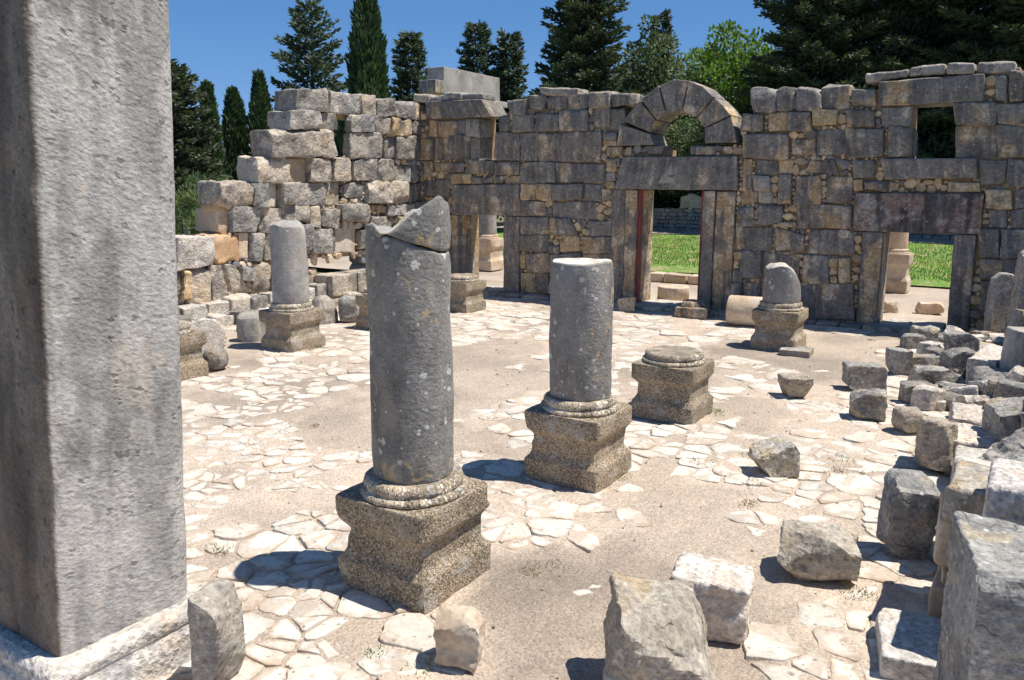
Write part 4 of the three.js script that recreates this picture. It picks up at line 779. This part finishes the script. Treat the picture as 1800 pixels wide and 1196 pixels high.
stone(FS, 'small tapering block like an upturned capital, nearest the last column', -2.05, -9.14, 0.32, 0.25, 0.28, 33, M.rockTan, { seed: 1002, cuts: [[-0.9, -0.42, 0, 0.125], [0.9, -0.42, 0, 0.125], [0, -0.42, 0.9, 0.11]], chips: 1 });
stone(FS, 'dark flat topped block with a sloping right end beyond the small grey cube', -1.45, -9.97, 0.45, 0.31, 0.26, 25, M.rock, { seed: 1003, cuts: [[-0.7, -0.7, 0, 0.2]], chips: 2, group: HEAP });
stone(FS, 'squat grey block with pale peaked top at the heap edge', -1.20, -8.66, 0.33, 0.30, 0.27, 12, M.rock, { seed: 1004, cuts: [[-0.6, 0.8, 0.1, 0.16]], chips: 3, group: HEAP });
stone(FS, 'oblong dark rough block lying along the heap behind the cube stones', -0.80, -9.64, 0.42, 0.23, 0.26, 22, M.rock, { seed: 1005, group: HEAP });
stone(FS, 'rounded brown stone with pale domed top beside the upright slab', -0.79, -8.38, 0.28, 0.26, 0.25, 40, M.rockTan, { seed: 1006, r: 0.10, chips: 3, group: HEAP });
stone('slab', 'upright slab with dark shadowed front face leaning in the heap', -0.46, -7.45, 0.28, 0.42, 0.5, 10, M.rockTan, { seed: 1007, tilt: [-0.12, 0], group: HEAP });
stone('slab', 'flat white slab lying behind the upright slab, lower of two', -0.16, -7.62, 0.46, 0.30, 0.62, 5, M.white, { seed: 1008, chips: 3, bite: 0.3, group: HEAP });
stone('slab', 'flat pale slab further back on the same white bed', -0.20, -8.36, 0.44, 0.30, 0.62, 5, M.white, { seed: 1009, chips: 3, bite: 0.3, group: HEAP });
stone(FS, 'dark cube stone on the far left edge of the heap', -1.21, -11.05, 0.28, 0.33, 0.23, 20, M.rock, { seed: 1010, group: HEAP });
stone(FS, 'long dark grey block low in the middle of the heap', -0.72, -10.39, 0.53, 0.27, 0.27, 25, M.rock, { seed: 1011, group: HEAP });
stone(FS, 'thin dark block lying behind the long grey block', -0.92, -11.14, 0.38, 0.26, 0.24, 15, M.rock, { seed: 1012, group: HEAP });
stone('slab', 'long squared slab with bright white top pointing at the doorway', -0.20, -10.85, 0.30, 0.44, 1.1, -8, M.white, { seed: 1013, r: 0.015, chips: 1, bite: 0.2, group: HEAP });
stone(FS, 'small pale topped stone tucked beside the long white slab', -0.55, -10.75, 0.30, 0.46, 0.24, 35, M.rock, { seed: 1014, group: HEAP });
stone('slab', 'tilted dark slab leaning near the top of the heap', -0.53, -11.40, 0.36, 0.54, 0.2, 20, M.rock, { seed: 1015, tilt: [-0.1, 0.12], group: HEAP });
stone(FS, 'pale smooth stone in the middle back of the heap', -0.95, -12.06, 0.30, 0.28, 0.26, 30, M.white, { seed: 1016, group: HEAP });
stone(FS, 'low grey stone at the left back of the heap', -1.27, -13.04, 0.34, 0.20, 0.25, 40, M.rock, { seed: 1017, group: HEAP });
stone(FS, 'flat grey block right before the right doorway', -1.13, -13.36, 0.38, 0.27, 0.28, 15, M.rock, { seed: 1018, group: HEAP });
stone(FS, 'small pointed pale stone at the foot of the right door jamb', -0.75, -13.25, 0.30, 0.35, 0.22, 50, M.white, { seed: 1019, cuts: [[0.6, 0.8, 0, 0.14], [-0.7, 0.7, 0, 0.15]], group: HEAP });
stone(FS, 'low white broken stone between long slab and round boulder', -0.27, -9.20, 0.28, 0.28, 0.22, 30, M.white, { seed: 1020, group: HEAP });
stone('boulder', 'big rounded dark boulder at the right edge, upper one', 0.20, -7.72, 0.58, 0.72, 0.56, 20, M.rock, { seed: 1021, r: 0.14, group: HEAP });
stone('boulder', 'big boulder with smooth pale sloping top at the right edge', 0.22, -6.50, 0.64, 0.70, 0.6, 25, M.rock, { seed: 1022, r: 0.09, cuts: [[-0.55, 0.83, 0.1, 0.27]], group: HEAP });
stone('boulder', 'large dark upright boulder standing before the stacked wall stones', -0.46, -5.46, 0.30, 0.56, 0.30, 25, M.rock, { seed: 1024, r: 0.07, tilt: [-0.05, -0.12] });
stone(FS, 'rough grey block with undercut foot on the dirt at right', -0.88, -4.90, 0.46, 0.27, 0.38, 15, M.rockTan, { seed: 1027, rough: 0.022, cuts: [[-0.7, -0.7, 0.1, 0.2], [0.1, -0.6, 0.8, 0.19]], chips: 4 });
stone(FS, 'white topped block with dark front right of the big tilted slab', -1.25, -3.92, 0.42, 0.35, 0.30, 12, M.white, { seed: 1037, tilt: [0.06, -0.06], chips: 3, bite: 0.35, r: 0.03 });
stone('boulder', 'large tilted slab stone with streaky pale face at the bottom edge', -1.26, -3.26, 0.50, 0.42, 0.46, 30, M.rockTan, { seed: 1036, cuts: [[0.25, 0.80, 0.55, 0.15], [0.85, 0.4, 0.1, 0.20]], chips: 5, bite: 0.5, tilt: [0.05, -0.1] });
stone(FS, 'small ochre stone standing below the nearest pedestal corner', -2.19, -2.90, 0.23, 0.31, 0.17, 20, M.c, { seed: 1030, rough: 0.014, chips: 9 });
stone('slab', 'broad flat cream slab at the bottom right corner', -0.20, -4.22, 0.46, 0.13, 0.50, 12, M.white, { seed: 1026, chips: 4, bite: 0.4 });
stone('boulder', 'massive dark boulder with white top in the bottom right corner', 0.27, -3.62, 0.72, 0.96, 0.66, 12, M.rock, { seed: 1031, r: 0.03, rough: 0.025, chips: 7, bite: 0.5 });
stone(FS, 'rough dark stone lying against the foot of the corner pillar', -3.07, -2.12, 0.16, 0.52, 0.22, 20, M.rock, { seed: 1032, cuts: [[0.6, 0.75, 0.1, 0.2], [0.9, -0.4, 0.2, 0.1]], chips: 6 });
stone(FS, 'dark stone high on the right heap near the front wall', 0.10, -11.95, 0.40, 0.86, 0.36, 20, M.rock, { seed: 1033, r: 0.08, group: HEAP });
stone('boulder', 'tallest dark boulder against the right end of the front wall', 0.12, -12.62, 0.40, 1.55, 0.42, 15, M.rock, { seed: 1034, r: 0.1, rough: 0.04, chips: 6, group: HEAP });
stone(FS, 'narrow dark stone wedged beside the right door jamb', -0.22, -13.75, 0.30, 1.14, 0.26, 25, M.rock, { seed: 1035, group: HEAP });
stone(FS, 'rounded grey boulder at the foot of the side wall', -9.98, -10.04, 0.36, 0.47, 0.34, 33, M.rock, { seed: 1041, r: 0.11 });
stone(FS, 'small square stone beside the left jamb of the middle doorway', -6.37, -13.9, 0.34, 0.29, 0.27, 20, M.rockTan, { seed: 1043 });
stone(FS, 'flat stone slab half under the last pedestal', -2.62, -11.62, 0.42, 0.09, 0.42, 4, M.rock, { seed: 1044, r: 0.01, chips: 1, bite: 0.2 });
stone(FS, 'small block outside the right doorway beside the jamb', -2.04, -16.54, 0.24, 0.21, 0.2, 20, M.c, { seed: 1045 });
stone(FS, 'oblong cream block on the ground outside the right doorway', -1.40, -16.84, 0.46, 0.21, 0.28, 20, M.c, { seed: 1046, r: 0.015 });
// rounded and turned pieces
function turned(name, label, cat, x, z, g, mat, turn = 0) { const m = add(numbered(name), g, mat); m.position.set(x, 0, z); m.rotation.y = turn * RAD; return tag(m, label, cat); }
turned('column_drum', 'squat upright grey drum in front of the side wall', 'column drum', -10.09, -8.0, shaft(0.235, 0.22, () => 0, (x, z) => 0.44 - 1.4 * Math.max(0, x * x + z * z - 0.01) + 0.02 * n3(x * 6, 1, z * 6), 701, { rough: 0.02, capRough: 0.012 }), M.shaftPale);
stone('boulder', 'small round stone beside the pedestal near the corner pillar', -8.80, -6.38, 0.30, 0.29, 0.30, 20, M.rock, { seed: 1050, r: 0.13, chips: 3 });
turned('column_drum', 'domed pale stone lying behind the pale column', 'column drum', -10.36, -9.75, shaft(0.27, 0.24, () => 0, (x, z) => 0.50 - 3.2 * (x * x + z * z) + 0.01 * n3(x * 6, 1, z * 6), 703, { rough: 0.02 }), M.p);
turned('column_drum', 'worn drum standing on the right heap at the picture edge', 'column drum', 0.10, -10.33, shaft(0.20, 0.19, () => 0, (x, z) => 0.83 + 0.02 * n3(x * 6, 1, z * 6), 704, { rough: 0.02 }), M.shaftPale);
{ const g = shaft(0.262, 0.262, () => -0.38, () => 0.38, 705, { rough: 0.006 }); g.rotateZ(Math.PI / 2); g.translate(0, 0.255, 0); turned('column_drum', 'pale smooth drum lying on its side behind the last column', 'column drum', -3.86, -13.55, g, M.c, 6); }
{ const g = lathe([[0, 0], [0.25, 0], [0.27, 0.02], [0.275, 0.07], [0.25, 0.09], [0.25, 0.13], [0.27, 0.15], [0.275, 0.2], [0.25, 0.22], [0, 0.22]], 0.006, 706); g.rotateX(Math.PI / 2 - 0.2); g.translate(0, 0.25, 0); turned('base_fragment', 'grooved round base fragment propped behind the half hidden pedestal', 'stone', -9.72, -6.85, g, M.white, 70); }
{ const t = thing('base_stump', 'worn square base with a round stub in the middle doorway', 'stone', [-5.04, 0, -13.92], 10 * RAD); const a = add('plinth', block(0.29, 0.105, 0.24, { seed: 711, r: 0.03, rough: 0.015, chips: 5 }), M.m, t); a.position.y = 0.10; const b = add('stub', lathe([[0, 0], [0.22, 0], [0.22, 0.05], [0.19, 0.075], [0.19, 0.11], [0, 0.115]], 0.006, 712), M.m, t); b.position.y = 0.195; }
turned('millstone', 'low round hollowed millstone just outside the middle doorway', 'millstone', -6.15, -15.75, lathe([[0, 0], [0.33, 0], [0.33, 0.28], [0.31, 0.31], [0.17, 0.31], [0.14, 0.27], [0, 0.25]], 0.012, 713), M.c);
// --- ruined right wall under and behind the heap
{
  const W = thing('ruined_wall', 'remains of stacked wall stones along the right edge', 'wall', [0.1, 0, -9]); const R = rng(61); let k = 0;
  const put = (x, y, z, w, h, d, mat, o) => { const m = add('wall_block', block(w / 2, h / 2, d / 2, { seed: 1400 + k++, r: 0.035, rough: 0.02, chips: 4, bite: 0.4, seg: 0.06, ...o }), mat); scene.remove(m); W.add(m); m.position.set(x - 0.1, y + h / 2, z + 9); m.rotation.y = (R() - 0.5) * 0.12; };
  put(0.02, -0.01, -4.86, 0.52, 0.24, 0.50, M.c); put(0.03, 0.22, -4.86, 0.48, 0.15, 0.48, M.m); put(0.01, 0.36, -4.87, 0.52, 0.27, 0.5, M.c); put(0.04, 0.62, -4.88, 0.52, 0.2, 0.56, M.rockTan); put(0.0, -0.01, -5.55, 0.5, 0.42, 0.6, M.rock); put(0.0, 0.40, -5.55, 0.46, 0.22, 0.6, M.white); put(0.02, -0.01, -6.25, 0.46, 0.36, 0.6, M.rockTan); put(-0.05, -0.01, -6.95, 0.5, 0.3, 0.6, M.white);
  put(0.30, 0.80, -4.45, 0.66, 0.20, 0.50, M.white); put(0.42, 0, -4.4, 0.5, 0.82, 0.46, M.rock);
  for (let i = 0; i < 70; i++) { const z = -13.4 + 8.0 * R(), x = (z > -8.9 ? -0.02 + 0.5 * R() : -0.75 + 0.95 * R() + 0.035 * (z + 9)), w = 0.2 + 0.26 * R(), hh = 0.14 + 0.22 * R(), d = 0.2 + 0.24 * R(); put(x, -0.02 + 0.45 * cl((x + 0.4) / 0.7) * R(), z, w, hh, d, [M.rock, M.white, M.rockTan, M.rock][i % 4], { chips: 8, bite: 0.6, r: 0.02, crease: 0.55, seg: 0.03, turn: 3 }); W.children[W.children.length - 1].rotation.set((R() - 0.5) * 0.5, R() * 3, (R() - 0.5) * 0.5); }
  for (let z = -13.8; z < -5.2; z += 0.62) { for (let y = 0, i = 0; y < 0.92; y += 0.3, i++) put(0.58 + 0.1 * R(), y - 0.01, z + 0.1 * R(), 0.5, 0.32, 0.58, R() < 0.5 ? M.rock : M.white); if (R() < 0.8) put(0.3 + 0.1 * R(), -0.01, z, 0.4, 0.25 + 0.2 * R(), 0.5, R() < 0.5 ? M.rock : M.white); }
}
// --- beyond the front wall: kerb, terrace wall, block on top, post
{
  const W = thing('kerb', 'row of long kerb stones edging the lawn outside the middle doorway', 'kerb', [-7.4, 0, -19.0]); const R = rng(71); let x = -3.2, k = 0;
  while (x < 4.2) { const w = 0.6 + 0.35 * R(), m = add('kerb_stone', block(w / 2 - 0.012, 0.11, 0.2, { seed: 1500 + k++, r: 0.03, rough: 0.015 }), M.c, W); m.position.set(x + w / 2, 0.09, 0.08 * R()); x += w; }
  const T = thing('terrace_wall', 'low dry stone terrace wall in shade beyond the lawn', 'wall', [-10, 0, -40.2]); const rest = []; k = 0; const single = [];
  for (let y = 0; y < 1.15; y += 0.2) { let u = -16; while (u < 18) { const w = 0.3 + 0.4 * R(); const g = block(w / 2 - 0.012, 0.092, 0.22, { seed: 1600 + k, r: 0.03, rough: 0.02, seg: 0.3, chips: 1 }); g.translate(u + w / 2, y + 0.1, 0.05 * R()); rest.push(g); u += w; k++; } }
  const m = add('wall_stones', mergeGeometries(rest), M.rock, T); m.userData.kind = 'stuff'; const b = new THREE.BoxGeometry(34, 1.1, 1.0); b.translate(1, 0.5, -0.6); add('earth_bank', setColor(b, 1, 1, 1), M.soil, T);
  stone('carved_block', 'pale gabled stone block standing on the terrace wall', -14.9, -40.2, 1.1, 0.80, 0.6, 20, M.c, { seed: 1700, cuts: [[0.35, 0.93, 0, 0.33], [-0.35, 0.93, 0, 0.33]], y: 1.2, chips: 1 });
  stone('carved_block', 'smaller grey block beside the gabled block on the terrace wall', -13.5, -40.4, 0.8, 0.85, 0.6, 0, M.rock, { seed: 1701, y: 1.2 });
  stone('stone_post', 'slim grey stone post in front of the trees beyond the side wall', -21.5, -14.9, 0.18, 1.35, 0.18, 20, M.shaftPale, { seed: 1702, r: 0.02, chips: 1 });
}

// ---------------------------------------------------------------- trees
class Leaves {
  constructor(seed) { this.p = []; this.c = []; this.i = []; this.R = rng(seed); }
  put(x, y, z, dx, dy, dz, len, wid, tone) {   // a folded leaf or needle spray
    const R = this.R, l = Math.hypot(dx, dy, dz) || 1; dx /= l; dy /= l; dz /= l; let ax = R() - 0.5, ay = R() - 0.5, az = R() - 0.5; let sx = dy * az - dz * ay, sy = dz * ax - dx * az, sz = dx * ay - dy * ax; const m = Math.hypot(sx, sy, sz) || 1; sx *= wid / m; sy *= wid / m; sz *= wid / m;
    const b = this.p.length / 3, h = 0.45 * len;
    this.p.push(x, y, z, x + dx * h + sx, y + dy * h + sy, z + dz * h + sz, x + dx * len, y + dy * len, z + dz * len, x + dx * h - sx, y + dy * h - sy, z + dz * h - sz);
    for (let k = 0; k < 4; k++) this.c.push(tone[0], tone[1], tone[2]);
    this.i.push(b, b + 1, b + 2, b, b + 2, b + 3);
  }
  geo() { const g = new THREE.BufferGeometry(); g.setAttribute('position', new THREE.Float32BufferAttribute(this.p, 3)); g.setAttribute('color', new THREE.Float32BufferAttribute(this.c, 3)); g.setAttribute('uv', new THREE.Float32BufferAttribute(new Float32Array(this.p.length / 3 * 2), 2)); g.setIndex(this.i); g.computeVertexNormals(); return g; }
}
function trunkGeo(h, r0, r1, seed, bend = 0.15) { const g = new THREE.CylinderGeometry(r1, r0, h, 10, 8); g.translate(0, h / 2, 0); const p = g.attributes.position, u = g.attributes.uv; for (let i = 0; i < p.count; i++) { const y = p.getY(i), t = y / h; p.setX(i, p.getX(i) + bend * n3(seed, t * 2, 1) * t); p.setZ(i, p.getZ(i) + bend * n3(seed, t * 2, 7) * t); u.setXY(i, u.getX(i) * r0 * 6, y); } g.computeVertexNormals(); return setColor(g, 1, 1, 1); }
function limb(a, b, r0, r1) { const d = new THREE.Vector3().subVectors(b, a), g = new THREE.CylinderGeometry(r1, r0, d.length(), 6, 1); g.translate(0, d.length() / 2, 0); g.applyQuaternion(new THREE.Quaternion().setFromUnitVectors(new THREE.Vector3(0, 1, 0), d.normalize())); g.translate(a.x, a.y, a.z); return setColor(g, 1, 1, 1); }
const tone = (R, k = 0.45) => { const a = 1 + (R() - 0.5) * 2 * k, b = (R() - 0.5) * 0.3; return [a * (1 + b), a, a * (1 - b * 0.6)]; };
function cypress(label, x, z, h, rad, seed, group, mat = M.leafCyp, n = 6500) {
  const t = thing('cypress_tree', label, 'tree', [x, -0.15, z], 0, group), L = new Leaves(seed), R = L.R;
  for (let i = 0; i < n; i++) {
    const v = Math.pow(R(), 0.85) * 0.985, a = R() * 6.283, sh = Math.min(1, 0.45 + v * 5) * Math.pow(1 - v, 0.55) * (v > 0.8 ? 0.9 : 1), lump = 0.8 + 0.42 * n3(Math.cos(a) * 2 + seed, v * 9, Math.sin(a) * 2) + 0.15 * n3(Math.cos(a) * 6 + seed, v * 30, Math.sin(a) * 6), r = rad * sh * lump * Math.pow(R(), 0.34);
    const s = 0.8 + 0.5 * R(); L.put(Math.cos(a) * r, h * (0.03 + 0.95 * v), Math.sin(a) * r, Math.cos(a) * 0.5 + (R() - 0.5) * 0.7, 0.9, Math.sin(a) * 0.5 + (R() - 0.5) * 0.7, 0.34 * s, 0.065 * s, tone(R));
  }
  for (let i = 0; i < 12; i++) L.put((R() - 0.5) * 0.1, h * 0.975, (R() - 0.5) * 0.1, (R() - 0.5) * 0.3, 1, (R() - 0.5) * 0.3, 0.35, 0.04, tone(R));
  add('trunk', trunkGeo(h * 0.9, 0.16, 0.03, seed), M.bark, t); add('crown', L.geo(), mat, t); return t;
}
function fir(label, x, z, h, rad, seed, group, o = {}) {
  const t = thing('fir_tree', label, 'tree', [x, -0.15, z], 0, group), L = new Leaves(seed), R = L.R, limbs = [trunkGeo(h * 0.98, 0.22, 0.025, seed, 0.3)], mat = o.mat ?? M.leafFir, dens = o.dens ?? 1;
  const rise = o.rise ?? 0.35, N = Math.round((o.branches ?? 150) * dens);
  for (let i = 0; i < N; i++) {
    const v = 0.06 + 0.92 * Math.pow((i + R()) / N, 0.9), a = i * 2.399 + R() * 0.9, len = rad * Math.pow(1 - v, o.pow ?? 0.8) * (0.65 + 0.55 * R()) + 0.22, up = rise * (0.6 + 0.8 * R()) + 0.5 * v, y0 = h * v;
    const ca = Math.cos(a), sa = Math.sin(a), K = Math.max(4, Math.round(len / 0.16));
    limbs.push(limb(new THREE.Vector3(0, y0, 0), new THREE.Vector3(ca * len * 0.85, y0 + up * len * 0.7, sa * len * 0.85), 0.035 * (1 - v) + 0.008, 0.006));
    for (let k = 1; k <= K; k++) {
      const s = k / K, px = ca * len * s, py = y0 + up * len * s * (1 - 0.25 * s), pz = sa * len * s, side = len * 0.34 * (1 - s) + 0.18;
      for (const q of [-1, 1, 0]) for (let m = 0; m < (o.twigs ?? 4); m++) { const w = R() * side, ex = px + (-sa * q) * w + (R() - 0.5) * 0.08, ez = pz + ca * q * w + (R() - 0.5) * 0.08, ey = py - 0.10 * w + (R() - 0.5) * 0.14; L.put(ex, ey, ez, ca * 0.6 - sa * q * 0.8 + (R() - 0.5) * 0.7, 0.25 + (R() - 0.5) * 0.9, sa * 0.6 + ca * q * 0.8 + (R() - 0.5) * 0.7, 0.24 + 0.16 * R(), 0.045 + 0.03 * R(), tone(R)); }
    }
  }
  add('trunk', mergeGeometries(limbs), M.bark, t); add('crown', L.geo(), mat, t); return t;
}
function broad(name, label, x, z, h, rx, seed, group, o = {}) {
  const t = thing(name, label, o.category ?? 'tree', [x, -0.15, z], 0, group), L = new Leaves(seed), R = L.R, y0 = o.low ?? 0.25, ry = h * (1 - y0) / 2, cy = h * y0 + ry, limbs = [trunkGeo(h * (y0 + 0.35), o.trunk ?? 0.2, 0.07, seed, 0.5)], C = o.clumps ?? 70, cr = o.clump ?? rx * 0.26, lf = o.leaf ?? 0.16;
  for (let i = 0; i < C; i++) {
    const a = i * 2.399 + R(), q = 1 - 2 * (i + 0.5) / C, s = Math.sqrt(1 - q * q), k = (0.45 + 0.55 * Math.sqrt(R())) * (0.85 + 0.35 * n3(Math.cos(a) * 2 + seed, q * 2, Math.sin(a) * 2)), px = Math.cos(a) * s * rx * k, py = cy + q * ry * k, pz = Math.sin(a) * s * rx * k;
    if (i % 4 === 0) limbs.push(limb(new THREE.Vector3(0, h * y0, 0), new THREE.Vector3(px * 0.8, py, pz * 0.8), 0.05, 0.012));
    const tt = tone(R, 0.3), c2 = cr * (0.6 + 0.7 * R());
    for (let m = 0; m < (o.per ?? 85); m++) { let ux, uy, uz, d; do { ux = R() * 2 - 1; uy = R() * 2 - 1; uz = R() * 2 - 1; d = ux * ux + uy * uy + uz * uz; } while (d > 1); const b = tone(R, 0.35); L.put(px + ux * c2, py + uy * c2 * 0.75, pz + uz * c2, ux + (R() - 0.5), uy + (o.up ?? 0.2) + (R() - 0.5), uz + (R() - 0.5), lf * (0.8 + 0.6 * R()), lf * (o.slim ?? 0.36), [tt[0] * b[0], tt[1] * b[1], tt[2] * b[2]]); }
  }
  add('trunk', mergeGeometries(limbs), M.bark, t); add('crown', L.geo(), o.mat ?? M.leafDark, t); return t;
}
const G1 = 'trees beyond the side wall', G2 = 'trees beyond the front wall';
fir('dark bushy conifer just right of the corner pillar', -32.6, -21.9, 7.4, 2.3, 2001, G1, { pow: 0.45, mat: M.leafDark, branches: 190, rise: 0.5 });
cypress('slim pointed cypress, left one of a close pair', -33.7, -25.0, 7.4, 0.85, 2002, G1);
cypress('loose cypress, right one of a close pair', -34.6, -27.2, 7.4, 1.15, 2003, G1);
cypress('slender cypress standing at the left end of the side wall', -32.2, -26.9, 8.0, 0.95, 2004, G1);
fir('open spreading fir with sky showing through, left of the big cypress', -31.8, -30.0, 11.7, 3.7, 2005, G1, { branches: 105, pow: 0.75, rise: 0.5, twigs: 3 });
cypress('large dense dark cypress towering over the side wall', -27.2, -29.3, 11.9, 2.0, 2006, G1, M.leafCyp, 15000);
fir('narrow fir to the right of the big cypress', -28.3, -33.7, 10.4, 1.6, 2007, G1, { branches: 120, pow: 0.6 });
fir('small fir with sparse tip above the porch beam, left one', -27.8, -39.1, 11.7, 1.8, 2008, G2, { branches: 120, pow: 0.6 });
fir('small fir above the porch beam, right one', -26.2, -40.0, 11.1, 1.9, 2009, G2, { branches: 130, pow: 0.6 });
fir('tall dark fir with thick trunk left of the arch', -19.9, -37.5, 13.6, 3.2, 2010, G2, { branches: 230, pow: 0.5, mat: M.leafDark, rise: 0.2 });
broad('leafy_tree', 'mid green bushy tree between the tall fir and the arch', -18.4, -42.5, 11.6, 2.9, 2011, G2, { mat: M.leafOlive, low: 0.1, clumps: 150, per: 110, leaf: 0.2 });
fir('slim dark fir poking up behind the mid green tree', -18.3, -43.5, 12.0, 1.1, 2021, G2, { branches: 90, mat: M.leafDark });
broad('leafy_tree', 'bright fresh green tree behind the arch', -14.7, -45.5, 11.3, 3.4, 2012, G2, { mat: M.leafLight, low: 0.1, clumps: 190, per: 110, leaf: 0.22, up: 0.7 });
fir('huge dark spreading conifer right of the arch', -9.3, -42.0, 14.5, 4.1, 2013, G2, { branches: 300, pow: 0.42, mat: M.leafDark, rise: 0.12 });
fir('huge dark conifer above the right window', -5.0, -44.5, 15.5, 5.0, 2014, G2, { branches: 320, pow: 0.35, mat: M.leafDark, rise: 0.12 });
fir('dark conifer at the top right corner', -0.6, -42.5, 14.5, 4.4, 2015, G2, { branches: 320, pow: 0.35, mat: M.leafDark, rise: 0.15 });
broad('olive_tree', 'round olive tree seen through the arch', -15.6, -41.6, 6.6, 2.5, 2016, undefined, { mat: M.leafOlive, low: 0.22, clumps: 120, leaf: 0.17, slim: 0.22, per: 120, trunk: 0.12 });
broad('bush', 'light green feathery bush at the left end of the side wall', -21.6, -15.9, 2.75, 1.35, 2017, undefined, { mat: M.leafBroom, low: 0.0, clumps: 60, leaf: 0.16, slim: 0.14, up: 1.0, category: 'bush', per: 120 });
broad('bush', 'small green bush showing through the gap in the side wall', -22.6, -20.8, 3.3, 1.2, 2018, undefined, { mat: M.leafBroom, low: 0.0, clumps: 40, leaf: 0.14, category: 'bush' });
// dark undergrowth trees closing the view behind
const back = [[-38, -23, 5, 3.2], [-40, -29, 5.5, 3.4], [-37, -33, 5.6, 3.2], [-34, -37, 6.0, 3.2], [-31, -41, 7.2, 3.2], [-28, -45, 8, 3.4], [-23.5, -43.5, 8.2, 3.4], [-20.5, -47, 8, 3.6], [-14.5, -48.5, 8, 3.8], [-9, -47.5, 9, 4], [-3.5, -49, 10, 4], [2, -47, 10, 4], [-12.8, -42.3, 6.5, 2.8], [-7.5, -42.2, 6.5, 2.8], [-2.8, -42.8, 6.5, 2.8], [1.6, -43, 7, 3], [-18.0, -44, 6.5, 2.8], [-29.5, -30.5, 6, 2.6]];
back.forEach(([x, z, h, r], i) => broad('evergreen_tree', 'dense dark evergreen filling the background woodland', x, z, h, r, 2100 + i, 'background evergreens', { mat: M.leafDark, low: 0.02, clumps: 80, leaf: 0.24, per: 70 }));
// ---------------------------------------------------------------- grass and weeds
{
  const L = new Leaves(3001), R = L.R;
  for (let i = 0; i < 26000; i++) { const x = -19 + 19.5 * R(), z = -36.8 + 15.2 * Math.pow(R(), 0.7); if (z > -22.2) continue; L.put(x, 0.03 + 0.06 * f3(x * 0.5, 3.3, z * 0.5, 3), z, (R() - 0.5) * 0.8, 1, (R() - 0.5) * 0.8, 0.05 + 0.06 * R(), 0.012, f3(x * 0.9, 4, z * 0.9, 3) + 0.3 * R() > 0.34 ? [2.3, 1.15, 1.9] : tone(R, 0.3)); }
  const m = add(numbered('lawn_grass'), L.geo(), M.blade); m.userData.kind = 'stuff'; tag(m, 'short bright green grass on the lawn beyond the doorways', 'grass');
  const D = new Leaves(3002), Q = D.R;
  const tuft = (x, z, n, s, g) => { for (let k = 0; k < n; k++) { const a = Q() * 6.28, r = s * Math.sqrt(Q()); D.put(x + Math.cos(a) * r, dirtY(x, z) + 0.004, z + Math.sin(a) * r, (Q() - 0.5) * 1.6, 0.8, (Q() - 0.5) * 1.6, 0.018 + 0.022 * Q(), 0.003, g ? [0.3, 0.75, 0.15] : tone(Q, 0.35)); } };
  for (let i = 0; i < 170; i++) { const x = -11 + 10.5 * Q(), z = -13.5 + 12 * Q(); if (-x * 0.545 - z * 0.839 < 1.8 || n3(x * 0.8, 2, z * 0.8) < 0.05) continue; tuft(x, z, 14 + 30 * Q(), 0.05 + 0.08 * Q(), Q() < 0.3); }
  for (const [x, z, g] of [[-2.62, -8.0, 1], [-2.7, -8.1, 1], [-8.7, -8.1, 1], [-8.72, -7.8, 1], [-7.0, -12.2, 0], [-1.05, -6.9, 0], [-1.2, -7.2, 0], [-1.5, -5.7, 0], [-3.6, -2.6, 0], [-4.3, -3.0, 0], [-0.62, -4.72, 0], [-2.45, -4.0, 0]]) for (let k = 0; k < 4; k++) tuft(x + 0.22 * (Q() - 0.5), z + 0.22 * (Q() - 0.5), 22, 0.06, g);
  const w = add(numbered('dry_weeds'), D.geo(), M.dry); w.userData.kind = 'stuff'; tag(w, 'dry and green weed tufts in the paving joints', 'weeds');
}
shadow(scene);
renderer.render(scene, camera);
